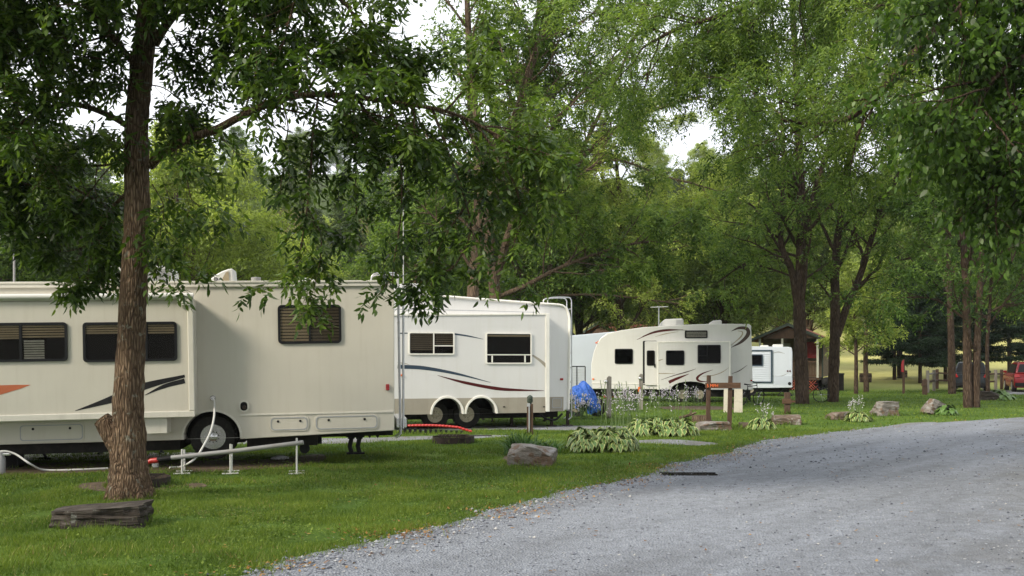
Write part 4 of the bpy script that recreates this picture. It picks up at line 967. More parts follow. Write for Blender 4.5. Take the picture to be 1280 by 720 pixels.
a = at(163, 575, 16.6); b = at(380, 553, 16.3)
rk = wt('hose_rack', 'grey plastic rack carrying a long sloping sewer hose under the cream motorhome', 'hose support', (a + b) / 2)
pa = at(211, 572.5, 15.9); pb = at(379, 553, 15.9)
MB().tube(rel([pa, (pa + pb) / 2 - Vector((0, 0, .01)), pb], rk), .036, 12).build('hose', M['greypvc'], rk, smooth=50)
pc = at(197, 575, 15.9)
MB().tube(rel([pc, pa + Vector((.04, 0, 0))], rk), [.046, .042], 12).build('coupling_sleeve', M['black'], rk, smooth=50)
pd = at(189, 576, 15.9)
MB().tube(rel([at(182, 579.5, 15.9), pd, pc + Vector((.02, 0, 0))], rk), [.03, .044, .046], 10).build('red_elbow', M['redplastic'], rk, smooth=50)
for px, yt, yb in ((227.5, 561.5, 585.5), (288, 555, 580.5), (371, 547.5, 575.5)):
    lg = MB()
    for k, (dx, dy) in enumerate(((-6, .35), (0, 0))):
        q0 = at(px + dx, yb, 15.9); q0.z = 0.0; q0.y += dy; q1 = at(px + dx, yt + (3 if k == 0 else 0), 15.9); q1.y += dy; q1.x = q0.x
        lg.tube(rel([q0, q1], rk), .015, 8); lg.tube(rel([q0 + Vector((-.12, -.05, .02)), q0 + Vector((.12, .03, .02))], rk), .014, 6)
    z = (yb - 8); c0 = at(px - 6, z, 15.9); c0.y += .35; c1 = at(px, z, 15.9); lg.tube(rel([c0, c1], rk), .013, 6)
    c0 = at(px - 6, yb - 14, 15.9); c0.y += .35; c1 = at(px, yb - 14, 15.9); lg.tube(rel([c0, c1], rk), .013, 6)
    lg.build('leg', M['whiteplastic'], rk, smooth=50)
g = gp(194, 584)
cp = wt('pipe_cap', 'short white sewer pipe cap on the bare soil beside the red elbow', 'pipe cap', g)
MB().lathe([(.055, 0), (.055, .07), (.066, .075), (.066, .11), (.03, .115)], (0, 0, 0), 'z', 18).build('cap', M['whiteplastic'], cp, smooth=40)
g = gp(345, 578) ; tr = wt('spare_cap', 'flat white cap lying on the gravel behind the hose rack', 'lid', gp(345, 575.5))
MB().lathe([(.17, 0), (.16, .03), (.05, .06), (.01, .06)], (0, .3, 0), 'z', 18).build('dome', M['whiteplastic'], tr, smooth=60)
hs = wt('water_hose', 'white water hose hanging from the inlet above the motorhome wheel', 'hose', gp(240, 578))
H = [W1(266, 498, -.02), W1(268, 505, -.12), at(267.5, 522, 16.4), at(263, 540, 16.2), at(254, 558, 16.0), at(245, 572, 15.95), at(234, 580, 15.9), gp(225, 585) + Vector((0, 0, .02)), gp(212, 586) + Vector((0, 0, .02))]
MB().tube(rel(spline(H, 6), hs), .017, 7).build('hose', M['whiteplastic'], hs, smooth=60)
hs = wt('water_hose', 'white water hose arching from the edge of the picture down to the soil line', 'hose', gp(60, 588))
H = [at(-25, 575, 16.2), at(-8, 567, 16.2), at(5, 564, 16.2), at(20, 568, 16.2), at(38, 580, 16.1), gp(56, 589) + Vector((0, 0, .02)), gp(100, 588.5) + Vector((0, 0, .02)), gp(135, 587) + Vector((0, 0, .02))]
MB().tube(rel(spline(H, 6), hs), .017, 7).build('hose', M['whiteplastic'], hs, smooth=60)
g = gp(2, 592); wp = wt('water_post', 'grey water standpipe at the edge of the picture', 'standpipe', g)
MB().lathe([(.06, 0), (.06, .25), (.045, .27), (.045, .34), (.02, .35)], (0, 0, 0), 'z', 12).build('post', M['greypvc'], wp, smooth=50)
MB().box(-.03, .14, -.03, .03, .29, .33).build('tap', M['chrome'], wp, bevel=.008)

def fire_ring(px, py, rad, h, label, handle=False):
    g = gp(px, py); g.y += rad; t = wt('fire_ring', label, 'fire ring', g)
    n = 36; mb = MB()
    mb.lathe([(rad, 0), (rad, h), (rad - .012, h), (rad - .012, 0)], (0, 0, 0), 'z', n)
    mb.f = mb.f[:-2]; mb.m = mb.m[:-2]; 
    mb.build('ring', M['rust'], t, smooth=50)
    MB().lathe([(rad - .02, .02), (.01, .04)], (0, 0, 0), 'z', 20).build('ash', M['soil'], t)
    gr = MB()
    for k in range(9):
        x = -rad * .7 + k * rad * .17; gr.tube([(x, -rad * .5, h + .02), (x, rad * .5, h + .02)], .007, 5)
    gr.tube([(-rad * .75, -rad * .5, h + .02), (rad * .7, -rad * .5, h + .02)], .009, 5).tube([(-rad * .75, rad * .5, h + .02), (rad * .7, rad * .5, h + .02)], .009, 5)
    go_ = gr.build('grate', M['rust'], t)
    MB().box(rad * .35, rad * .62, -rad * .98, -rad * .85, h - .02, h + .07).build('hinge_bracket', M['rust'], t)
    if handle: MB().tube([(rad * .5, -rad * .5, h + .03), (rad * 1.85, -rad * .6, h + .035)], .012, 6).build('grate_handle', M['rust'], go_)
fire_ring(160, 612, .43, .13, 'rusty steel fire ring showing either side of the leaning trunk foot')
fire_ring(565, 555.6, .46, .14, 'dark steel fire ring with a grate handle on open grass', True)

# picnic tables half seen under the vehicles
def picnic(label, g, yaw, topm, legm, Ln=1.8, group=None):
    t = thing('picnic_table', label, 'picnic table', (g.x, g.y, 0), (0, 0, yaw))
    mb = MB()
    for k in range(4): mb.box(-Ln / 2, Ln / 2, -.36 + .185 * k, -.36 + .185 * k + .17, .73, .765)
    mb.build('tabletop', M[topm], t, bevel=.005)
    for sy in (-1, 1):
        MB().box(-Ln / 2, Ln / 2, sy * .72 - .13, sy * .72 + .13, .42, .455).build('bench', M[topm], t, bevel=.005)
    for sx in (-1, 1):
        x = sx * Ln * .36
        MB().tube([(x, -.62, .03), (x, -.2, .72)], .026, 7).tube([(x, .62, .03), (x, .2, .72)], .026, 7).tube([(x, -.8, .41), (x, .8, .41)], .024, 7).tube([(x, -.7, .02), (x, -.48, .02)], .026, 7).tube([(x, .7, .02), (x, .48, .02)], .026, 7).build('leg_frame', M[legm], t)
    return t
picnic('picnic table with black tubular legs on the concrete pad behind the cream motorhome', Vector((-9.0, 19.0, 0)), R(80), 'woodgrey', 'black')
picnic('red picnic bench on the concrete pad seen under the motorhome slide-out', Vector((-7.4, 19.9, 0)), R(4), 'redplastic', 'black', 1.6)
picnic('brown picnic table behind the open underside of the fifth-wheel trailer', Vector((gp(650, 524).x - .2, 29.8, 0)), R(15), 'woodbrown', 'rust', 2.2)

# red sewer hose on its rack beside the fifth wheel
t = wt('red_sewer_hose', 'red ribbed sewer hose on a low black rack under the fifth-wheel trailer', 'sewer hose', gp(550, 540))
A = at(506, 533.3, 24.6); B = at(590, 538, 24.6); P_ = []
for k in range(41):
    u = k / 40; P_.append(A.lerp(B, u) + Vector((0, 0, (.02 + .05 * math.sin(u * 3.0)) - .06 * max(0, u - .8) * 5)))
MB().tube(rel(P_, t), [.036 if k % 2 else .026 for k in range(41)], 9).build('hose', M['redplastic'], t)
sp = MB()
for k in range(12):
    x = A.lerp(B, k / 13.) ; sp.box(x.x - t.location.x - .03, x.x - t.location.x + .03, -.02 + x.y - t.location.y, .08 + x.y - t.location.y, 0, x.z - .03)
sp.build('support_rack', M['black'], t)

# lamp post
g = gp(662.5, 543); t = wt('lamp_post', 'low wooden post carrying a small dark green globe lamp behind the strap-leaved clump', 'lamp post', g)
D = g.y; s_ = D / FPX; hp = (543 - 505) * s_
MB().box(-.075, .075, -.05, .05, 0, hp).build('post', M['woodbrown'], t, bevel=.01)
MB().tube([(-.02, -.065, .05), (-.02, -.065, hp * .93)], .016, 8).build('conduit', M['alu'], t, smooth=50)
lm = MB().lathe([(.04, hp - .0), (.045, hp + .03), (.065, hp + .04), (.075, hp + .09), (.06, hp + .1), (.078, hp + .12), (.06, hp + .14), (.075, hp + .16), (.055, hp + .19), (.03, hp + .21), (.008, hp + .22)], (0, 0, 0), 'z', 18)
lm.build('lamp_head', M['woodgreen'], t, smooth=30)
MB().box(-.075, .0, -.062, -.051, hp - .06, hp + .02).build('bracket', M['alu'], t)

# ------------------------------------------------------------------ stones
def rock(label, x0, x1, ytop, ybot, mat, seed, depth=.8, yaw=0, shape='block', ncut=7, D=None, name='boulder', cat='boulder', taper=.15, group=None, tilt=0):
    g = gp((x0 + x1) / 2, ybot - 1); s_ = g.y / FPX; Wd = (x1 - x0) * s_; Hh = (ybot - ytop) * s_ * .93; dp = Wd * depth
    rnd = random.Random(seed); slab = shape == 'slab'
    import bmesh
    bm = bmesh.new(); bmesh.ops.create_cube(bm, size=1.0)
    bmesh.ops.subdivide_edges(bm, edges=bm.edges[:], cuts=11, use_grid_fill=True)
    off = Vector((seed * 3.7, seed * 1.3, seed * .7))
    cuts = []
    for k in range(ncut):
        n_ = Vector((rnd.uniform(-1, 1), rnd.uniform(-1, 1), rnd.uniform(-.05, .05) if slab else rnd.uniform(-.1, .8))).normalized(); cuts.append((n_, rnd.uniform(.50, .64)))
    for v_ in bm.verts:
        p = v_.co.copy()
        for n_, d_ in cuts:
            e = p.dot(n_) - d_
            if e > 0: p -= n_ * e
        p.x *= 1 - taper * (p.z + .5) * rnd.uniform(.98, 1.02)
        if shape == 'wedge': p.z = -.5 + (p.z + .5) * (1 - .3 * max(0, p.x + .1))
        if shape == 'slab': p.z = -.5 + (p.z + .5) * (.85 + .22 * (p.x + .5))
        q = Vector((p.x * Wd, p.y * dp, p.z * Hh)); 
        nn = mnoise.noise(q * 2.2 + off) * .07 + mnoise.noise(q * 8 + off) * .035 + mnoise.noise(q * 22 + off) * .018
        lay = math.floor((p.z + .12 * mnoise.noise(q * 2 + off)) * 9) ; lf = mnoise.noise(Vector((lay * 1.7, p.x * 2.5, p.y * 2.5)) + off)
        r_ = Vector((p.x, p.y, 0)); r_ = r_.normalized() if r_.length > 0 else r_
        q += r_ * Wd * (nn * .8 + lf * .035) ; q.z += Hh * (.35 * nn) * (1 if p.z > -.4 else 0)
        v_.co = q
    me = bpy.data.meshes.new(name); bm.to_mesh(me); bm.free()
    mn = min(v_.co.z for v_ in me.vertices)
    for v_ in me.vertices: v_.co.z -= mn + .03
    me.materials.append(M[mat])
    o = bpy.data.objects.new(name, me); COL.objects.link(o); o.location = (g.x, g.y + dp * .42, -.02); o.rotation_euler = (0, tilt, yaw)
    return tag(o, label, cat, group)
rock('long dark slate slab lying before the foot of the leaning trunk', 57, 172, 628, 662, 'rock_slate', 3, .5, R(5), 'slab', taper=.0)
rock('blocky grey and rust coloured boulder in front of the strap-leaved clump', 637, 693, 552.5, 584, 'rock_pale', 8, .6, R(-14), 'wedge', ncut=3, taper=.0)
rock('pale flat-topped rock at the foot of the speed sign', 872, 915, 525, 540, 'rock_pale', 12, .7, R(5), 'block')
rock('low grey rock between the speed sign and the flowering plant', 925, 943, 526.5, 536.5, 'rock_brown', 15, .8, 0)
rock('brown grey block rock below the small cross-shaped post', 968, 1002, 517, 532, 'rock_brown', 21, .7, R(-6), ncut=4, taper=.0)
rock('flat brown rock beside the tall white flowering plant', 1038, 1068, 513.5, 526, 'rock_brown', 25, .7, R(3), ncut=4, taper=.0)
rock('upright pale square rock between the flowering plant and the tilted rock', 1095, 1123, 500, 521, 'rock_pale', 31, .7, R(10), ncut=3, taper=.0)
rock('tilted whitish rock with a small hosta beside it', 1157, 1179, 499, 519.5, 'rock_pale', 36, .8, R(15), ncut=3, tilt=R(24), taper=.0)
rock('dark reddish sloping rock behind the double trunk near the cars', 1226, 1254, 488, 501.5, 'rock_slate', 41, .8, R(-5), 'wedge')

# stump and log pile near the sign
g = gp(879, 527.5); t = wt('stump', 'low sawn tree stump behind the hosta bed', 'stump', g)
MB().lathe([(.33, 0), (.29, .05), (.28, .17), (.26, .18), (.01, .185)], (0, .25, 0), 'z', 18).build('stump_body', M['bark3'], t, smooth=40)
g = gp(858, 524); t = wt('driftwood', 'short forked dead branch lying beside the stump', 'branch', g)
MB().tube([(-.2, .1, .03), (.1, .05, .12), (.3, 0, .2)], [.05, .045, .03], 7).tube([(.1, .05, .12), (.18, .1, .26)], [.035, .02], 6).build('branch', M['bark3'], t)
g = gp(860, 594)
sheet('drain_slot', [(g.x - .42, g.y - .06), (g.x + .43, g.y - .02), (g.x + .43, g.y + .07), (g.x - .42, g.y + .05)], M['darkin'], .012)
t = wt('drain_cover', 'narrow dark drain cover at the edge of the gravel road', 'drain cover', g)
gm_ = MB(); gm_.box(-.44, .45, .07, .1, 0, .035); gm_.box(-.44, .45, -.1, -.07, 0, .028)
for k in range(18): gm_.box(-.42 + .05 * k, -.405 + .05 * k, -.07, .07, .008, .022)
gm_.build('grating', M['chassis'], t)

# ------------------------------------------------------------------ sign posts
g = gp(900, 536); D = g.y; s_ = D / FPX
t = wt('speed_sign', 'brown timber speed sign with 5 MPH in orange letters', 'sign', g)
X = lambda px: (px - 900) * s_
def Z(py): return EYE - (py - HZ) * s_
for px, yb, yt, sl in ((884.5, 528, 469, 1.6), (911.5, 536, 470, 1.6)):
    MB().add([(X(px + sl + a_), b_, Z(yt)) for a_, b_ in ((-2.3, -.05), (2.3, -.05), (2.3, .05), (-2.3, .05))] + [(X(px + a_), b_, -.05) for a_, b_ in ((-2.5, -.05), (2.5, -.05), (2.5, .05), (-2.5, .05))],
             [(0, 1, 2, 3), (4, 5, 6, 7), (0, 1, 5, 4), (1, 2, 6, 5), (2, 3, 7, 6), (3, 0, 4, 7)]).build('post', M['woodbrown'], t, bevel=.006)
bd = MB().box(X(881), X(925), -.095, -.052, Z(485.2), Z(478.2)).build('crossbar', M['woodhoriz'], t, bevel=.005)
text_mesh('5 MPH', .118, .004, 'orangetext', 'lettering', bd, Matrix.Translation((X(882.5), -.1, Z(483.9))) @ UP @ Matrix.Diagonal((.92, 1, 1, 1)))
g2 = gp(916, 522); t2 = wt('leaning_board', 'pale blank board leaning behind the speed sign', 'board', gp(916, 515.5))
s2_ = gp(916, 515.5).y / FPX
for (xa, xb2) in ((904.5, 914.5), (917.5, 928.2)):
    MB().add([((xa - 916) * s2_, 0, 0), ((xb2 - 916) * s2_, 0, 0), ((xb2 - 916 + 1) * s2_, .12, 29 * s2_), ((xa + 1.5 - 916) * s2_, .12, 29 * s2_),
              ((xa - 916) * s2_, .03, 0), ((xb2 - 916) * s2_, .03, 0), ((xb2 - 916 + 1) * s2_, .15, 29 * s2_), ((xa + 1.5 - 916) * s2_, .15, 29 * s2_)],
             [(0, 1, 2, 3), (4, 5, 6, 7), (0, 1, 5, 4), (1, 2, 6, 5), (2, 3, 7, 6), (3, 0, 4, 7)]).build('board', M['paleboard'], t2)
def grey_post(px, yb, yt, label, lamp_side):
    g = gp(px, yb); s_ = g.y / FPX; h = (yb - yt) * s_; t = wt('service_post', label, 'service post', g)
    MB().prism([(-.07, 0), (.07, 0), (.08, h), (.0, h + .03), (-.06, h - .03)], -.05, .05).build('post', M['woodgrey'], t, bevel=.006)
    MB().lathe([(.05, -.02), (.06, .02), (.05, .05), (.02, .07)], (-.08 * lamp_side, -.06, h - .16), 'z', 12).build('lamp', M['chrome'], t, smooth=40)
    return t, h
grey_post(761, 523, 471, 'weathered grey post with a small round lamp behind the larger hosta', 1.3)
t, h = grey_post(801, 512, 468, 'weathered grey post with an orange tag beside the open trailer door', .4)
MB().box(-.11, -.03, -.08, -.055, h - .62, h - .45).build('orange_tag', M['orangelens'], t)
g = gp(984, 517.5); s_ = g.y / FPX; t = wt('cross_post', 'small brown post with a stubby cross board among the rocks', 'post', g)
MB().box(-.09, .09, -.06, .06, 0, 27 * s_).build('post', M['woodbrown'], t, bevel=.008)
MB().box(-7 * s_, 4.5 * s_, -.1, -.062, 13 * s_, 19 * s_).box(4.6 * s_, 9.5 * s_, -.09, -.07, 14.5 * s_, 17 * s_).build('cross_board', M['woodhoriz'], t, bevel=.006)
g = gp(1129.5, 492); s_ = g.y / FPX; t = wt('flag_post', 'dark post carrying a small red sign beyond the rocks', 'post', g)
MB().box(-.05, .05, -.05, .05, 0, 43 * s_).build('post', M['woodbrown'], t)
MB().prism([(-3.6 * s_, 27 * s_), (-.5 * s_, 27 * s_), (-.5 * s_, 42 * s_), (-2.6 * s_, 41 * s_), (-3.8 * s_, 36 * s_)], -.09, -.06).build('red_sign', M['redlens'], t)
g = gp(1156, 493.5); s_ = g.y / FPX; t = wt('bollard', 'short weathered brown stump post at the end of the split-rail fence', 'post', g)
MB().prism([(-.1, 0), (.1, 0), (.09, 19 * s_), (.0, 20 * s_), (-.1, 18 * s_)], -.1, .1).build('post', M['woodbrown'], t, bevel=.01)
MB().box(-.22, .0, -.13, -.102, 11 * s_, 14 * s_).build('rail_stub', M['woodbrown'], t)

def fence(label, posts, rails, D0):
    g = gp(posts[0][0], posts[0][1]); t = wt('rail_fence', label, 'fence', g)
    for px, yb, yt, mm in posts:
        q = gp(px, yb); s_ = q.y / FPX; p = q - t.location
        MB().box(p.x - .07, p.x + .07, p.y - .07, p.y + .07, 0, (yb - yt) * s_).build('post', M[mm], t, bevel=.01)
    for (i, j, f) in rails:
        a_, b_ = posts[i], posts[j]; qa, qb = gp(a_[0], a_[1]), gp(b_[0], b_[1])
        ha = (a_[1] - a_[2]) * qa.y / FPX; hb = (b_[1] - b_[2]) * qb.y / FPX
        MB().tube([qa - t.location + Vector((0, 0, ha * f)), (qa + qb) / 2 - t.location + Vector((0, 0, (ha + hb) / 2 * f - .02)), qb - t.location + Vector((0, 0, hb * f))], .055, 6).build('rail', M[a_[3] if f > .8 else 'woodbrown'], t)
fence('split-rail fence corner between the stump post and the dark car', [(1159.5, 491, 463, 'woodgrey'), (1167.5, 488.5, 462.5, 'woodgrey'), (1171.5, 486, 461.5, 'woodbrown'), (1196, 486, 463, 'woodbrown')],
      [(0, 1, .85), (0, 1, .5), (1, 2, .8), (2, 3, .82), (2, 3, .45), (1, 2, .45)], 0)
fence('short split-rail fence piece between the two parked cars', [(1229, 487, 463, 'woodgrey'), (1244.5, 487, 462, 'woodgrey'), (1252, 486.5, 462, 'woodbrown')], [(0, 1, .8), (0, 1, .42), (1, 2, .8)], 0)
def barrel(px, yb, yt, wd, label):
    g = gp(px, yb); s_ = g.y / FPX; h = (yb - yt) * s_; r = wd * s_ / 2; t = wt('planter_barrel', label, 'barrel', g)
    MB().lathe([(r * .86, 0), (r * .98, h * .45), (r, h * .7), (r * .95, h), (r * .86, h), (r * .85, h * .85), (.02, h * .84)], (0, 0, 0), 'z', 16).build('barrel', M['bark3'], t, smooth=30)
    for f in (.2, .75): MB().lathe([(r * (.9 + .1 * f) + .01, h * f - .04), (r * (.9 + .1 * f) + .015, h * f + .04)], (0, 0, 0), 'z', 16).build('hoop', M['rust'], t)
barrel(1082, 480.5, 466.5, 15, 'wide brown barrel behind the thin twin trunks')
barrel(1128, 478, 463, 12, 'brown barrel behind the post with the red sign')
# dark bin and black tank beside the cabin
g = gp(1050, 488.5); t = wt('storage_bin', 'black slatted storage bin on the grass beside the cabin', 'bin', g); s_ = g.y / FPX
mb = MB().box(-5 * s_, 5 * s_, 0, .8, .0, 21 * s_ * .95); mb.build('box', M['chassis'], t, bevel=.02)
MB().box(-5.4 * s_, 5.4 * s_, -.04, .84, 21 * s_ * .95, 22 * s_).build('lid', M['black'], t, bevel=.02)
rb_ = MB()
for k in range(8): rb_.box(-4.6 * s_ + k * 1.25 * s_, -4.1 * s_ + k * 1.25 * s_, -.025, -.001, .08, 19 * s_)
rb_.build('slat_panel', M['chassis'], t)
g = gp(1034, 488.5); t = wt('grill', 'black kettle grill beside the cabin corner', 'grill', g)
MB().lathe([(.02, .25), (.28, .35), (.33, .5), (.3, .65), (.15, .76), (.02, .78)], (0, 0, 0), 'z', 16).build('bowl', M['black'], t, smooth=50)
for a_ in (0, 120, 240): MB().tube([(.12 * math.cos(R(a_)), .12 * math.sin(R(a_)), .3), (.3 * math.cos(R(a_)), .3 * math.sin(R(a_)), 0)], .02, 5).build('leg', M['black'], t)
# tarpaulin-covered load, wire basket
g = gp(733, 520.5); s_ = g.y / FPX; t = wt('covered_motorbike', 'blue tarpaulin draped over a motorbike beside the fifth-wheel trailer', 'covered bike', g)
import bmesh
bm = bmesh.new(); bmesh.ops.create_icosphere(bm, subdivisions=5, radius=1.0)
for v_ in bm.verts:
    p = v_.co; az = math.atan2(p.y, p.x)
    prof_ = 1 + .20 * mnoise.noise(p * 1.6 + Vector((3, 1, 0))) - .16 * abs(mnoise.noise(p * 3.1 + Vector((p.z * 1.5, 0, 0)))) - .10 * abs(mnoise.noise(p * 6.3)) + .04 * mnoise.noise(p * 13)
    q = p * prof_
    hemz = 13 * s_ + .16 * math.sin(az * 3 + 1.5) + .1 * math.sin(az * 7) - max(0, p.x) * .16
    x = q.x * 19.5 * s_ ; z = 22 * s_ + q.z * 22 * s_
    z -= max(0, q.x - .05) * 15 * s_; x -= 3 * s_ * max(0, q.z)
    if z < hemz: z = hemz
    v_.co = Vector((x, q.y * .42, z))
bmesh.ops.delete(bm, geom=[f_ for f_ in bm.faces if abs(f_.normal.z) > .99 and f_.calc_center_median().z < 12 * s_ + .3 and f_.calc_area() > 0 and all(abs(v_.co.z - f_.calc_center_median().z) < .004 for v_ in f_.verts)], context='FACES_ONLY') if False else None
me = bpy.data.meshes.new('tarpaulin'); bm.to_mesh(me); bm.free(); me.materials.append(M['tarp'])
o = bpy.data.objects.new('tarpaulin', me); COL.objects.link(o); o.parent = t
for k, x in enumerate((-.33, .33)):
    wheel(t, x, -.08, .29, .29, .16, .12, 'rimgold', 6)
MB().box(-.25, .25, -.12, .12, .25, .45).tube([(-.33, 0, .3), (0, 0, .5), (.33, 0, .3)], .03, 6).build('engine', M['chassis'], t)
g = gp(722, 500); s_ = g.y / FPX; t = wt('wire_rack', 'black wire rack standing before the pale caravan nose', 'rack', g)
mb = MB(); hh = 42 * s_
for x in (-7.5, -1.0, 9.5): mb.tube([(x * s_, 0, 0), (x * s_, 0, hh)], .026, 6)
mb.tube([(-7.5 * s_, 0, hh), (9.5 * s_, 0, hh)], .026, 6); mb.tube([(-7.5 * s_, 0, .45), (9.5 * s_, 0, .45)], .02, 6); mb.build('frame', M['black'], t)
mb = MB()
for k in range(14): mb.tube([((-7.5 + k * 1.25) * s_, .01, .45), ((-7.5 + k * 1.25) * s_, .01, hh)], .006, 4)
for k in range(8): mb.tube([(-7.5 * s_, .02, .5 + k * .12), (9.5 * s_, .02, .5 + k * .12)], .006, 4)
mb.build('wire_mesh', M['alu'], t)

# ------------------------------------------------------------------ bicycles
def bicycle(label, g, yaw, lean, fm, sc=1.0):
    t = thing('bicycle', label, 'bicycle', (g.x, g.y, 0), (lean, 0, yaw)); t.scale = (sc,) * 3
    for x in (-.52, .52):
        w_ = MB().tube([(x + .33 * math.cos(2 * PI * k / 28), 0, .34 + .33 * math.sin(2 * PI * k / 28)) for k in range(29)], .02, 7, cap=False).build('wheel', M['tyre'], t)
        sp_ = MB().tube([(x, -.04, .34), (x, .04, .34)], .025, 8)
        for k in range(14):
            a_ = 2 * PI * k / 14; sp_.tube([(x, 0, .34), (x + .315 * math.cos(a_), 0, .34 + .315 * math.sin(a_))], .003, 3)
        sp_.build('rim', M['chrome'], w_)
    bb, seat, head, rear, fr = (-.08, 0, .3), (-.2, 0, .78), (.36, 0, .82), (-.52, 0, .34), (.52, 0, .34)
    MB().tube([bb, seat], .018, 7).tube([seat, head], .018, 7).tube([bb, (.38, 0, .72)], .02, 7).tube([rear, bb], .012, 6).tube([rear, (-.18, 0, .72)], .011, 6).build('frame', M[fm], t, smooth=50)
    MB().tube([fr, (.40, 0, .68), (.35, 0, .92)], .015, 6).build('fork', M['black'], t)
    MB().tube([(.32, -.27, .98), (.38, -.1, .95), (.36, 0, .94), (.38, .1, .95), (.32, .27, .98)], .014, 6).build('handlebar', M['black'], t)
    MB().prism([(-.36, .85), (-.08, .84), (-.02, .87), (-.2, .89), (-.36, .91)], -.06, .06).tube([(-.2, 0, .76), (-.22, 0, .86)], .013, 6).build('saddle', M['black'], t, bevel=.02)
    cr = MB().lathe([(.09, -.03), (.09, -.025)], (-.08, 0, .3), 'y', 16).tube([(-.08, -.05, .3), (.0, -.05, .15)], .012, 5).tube([(-.08, .05, .3), (-.16, .05, .45)], .012, 5).build('crank', M['black'], t)
    return t
M['bikered'] = paint('dark_red_frame', (0.22, 0.015, 0.015), .35)
bicycle('red bicycle leaning behind the slim trunk with its black wheel showing', gp(1010.5, 502.8), R(-22), R(-6), 'bikered', .98)
bicycle('dark bicycle standing under the back of the ivory travel trailer', gp(937, 506.5), R(35), R(5), 'black', .95)

# ------------------------------------------------------------------ hosta, iris and flower clumps
def leaf_strips(rows, wprof, mats, name, par, border=.13):
    """rows: list of (centre line points list, side vector, width)"""
    mb = MB()
    for C, S, wd in rows:
        k = len(C); v = []
        for i, c in enumerate(C):
            ww = wd * wprof[i] / 2
            for f in (-1, -1 + border * 2, 1 - border * 2, 1):
                v.append(c + S * (ww * f) + Vector((0, 0, abs(f) * ww * .35)))
        f_ = []; mi = []
        for i in range(k - 1):
            for j in range(3):
                f_.append((i * 4 + j, i * 4 + j + 1, (i + 1) * 4 + j + 1, (i + 1) * 4 + j)); mi.append(1 if j != 1 else 0)
        b_ = len(mb.v); mb.v += [tuple(x) for x in v]; mb.f += [tuple(q + b_ for q in z) for z in f_]; mb.m += mi
    return mb.build(name, mats, par, smooth=70)
def hosta(label, x0, x1, ybot, ytop, nleaf, seed, stalks=0, stalk_h=0, sx=(0, 1), variegated=True, group=None, lobes=None, name='hosta_plant', leafL=.2, stalk_mat='petal'):
    rnd = random.Random(seed); g = gp((x0 + x1) / 2, ybot); s_ = g.y / FPX; rx = (x1 - x0) * s_ / 2; h = (ybot - ytop) * s_
    ry = min(rx, .55); g.y += ry * .8; t = thing(name, label, 'plant', (g.x, g.y, 0), (0, 0, 0), group)
    lobes = lobes or [(0, 1)]
    rows = []
    for k in range(nleaf):
        cx, sc = rnd.choice(lobes); az = rnd.uniform(0, 2 * PI); rr = math.sqrt(rnd.random()); q = rnd.random()
        px = cx * rx + math.cos(az) * rr * rx * sc * .8; py = math.sin(az) * rr * ry * .85
        hz_ = h * (1 - .75 * rr ** 2) * rnd.uniform(.55, 1.0) * (.75 + .25 * sc)
        out = Vector((math.cos(az), math.sin(az), 0)); out = (out + Vector((rnd.uniform(-.6, .6), rnd.uniform(-.6, .6), 0))).normalized()
        L_ = leafL * rnd.uniform(.75, 1.3); drop = rnd.uniform(.35, .95)
        C = [Vector((px, py, max(hz_, .05))) + out * (L_ * u) + Vector((0, 0, L_ * (.35 * u - (drop + .35) * u * u))) for u in (0, .2, .42, .65, .85, 1.0)]
        for c in C: c.z = max(c.z, .012)
        S = out.cross(Vector((0, 0, 1))).normalized(); S = (S + Vector((0, 0, rnd.uniform(-.3, .3)))).normalized()
        rows.append((C, S, L_ * rnd.uniform(.5, .68)))
    leaf_strips(rows, [.15, .75, 1.0, .85, .45, .04], [M['hosta_g'], M['hosta_c'] if variegated else M['hosta_g']], 'foliage', t)
    # petioles
    mb = MB()
    for C, S, wd in rows[::3]: mb.tube([(C[0].x * .5, C[0].y * .5, 0), (C[0].x * .85, C[0].y * .85, C[0].z * .8), tuple(C[0])], .006, 4, cap=False)
    mb.build('leaf_stalk', M['stalk'], t)['kind'] = 'stuff'
    if stalks:
        sm = MB(); fm = MB()
        for k in range(stalks):
            x = rnd.uniform(sx[0], sx[1]) * s_; y = rnd.uniform(-.3, .6) * ry * 1.6; hh = stalk_h * s_ * rnd.uniform(.6, 1.05); bx_, by_ = rnd.uniform(-.16, .16), rnd.uniform(-.12, .12)
            P_ = [Vector((x + bx_ * u * u, y + by_ * u, hh * u)) for u in (0, .35, .7, 1)]
            sm.tube(P_, .006, 4)
            for j in range(rnd.randint(3, 6)):
                u = rnd.uniform(.66, 1.0); c = P_[2].lerp(P_[3], (u - .66) / .34); a_ = rnd.uniform(0, 2 * PI); d = Vector((math.cos(a_), math.sin(a_), -.7)).normalized() * rnd.uniform(.025, .042)
                s1 = d.cross(Vector((0, 0, 1))).normalized() * .011; n1 = s1.cross(d).normalized() * .011
                e = c + d
                fm.add([c, e + s1, e + n1, e - s1, e - n1], [(0, 1, 2), (0, 2, 3), (0, 3, 4), (0, 4, 1), (1, 2, 3, 4)])
        sm.build('flower_stem', M['stalk'], t)['kind'] = 'stuff'; fm.build('flower', M[stalk_mat], t)['kind'] = 'stuff'
    return t
GH = 'variegated hosta plants along the gravel road'
hosta('large variegated hosta mound nearest the boulder with pale flower stalks', 706, 800, 566, 531, 560, 5, 20, 88, (0, 50), lobes=[(-.42, .5), (.15, .6), (.5, .5)], leafL=.16)
hosta('second variegated hosta bed with tall lilac flower stalks before the ivory trailer', 786, 874, 546, 520, 520, 6, 22, 70, (-60, 34), lobes=[(-.6, .4), (-.1, .5), (.3, .5), (.65, .35)], leafL=.18)
hosta('small bushy hosta with pale flower stalks between two grey rocks', 938, 972, 538, 521, 190, 9, 14, 34, (-6, 12), leafL=.16)
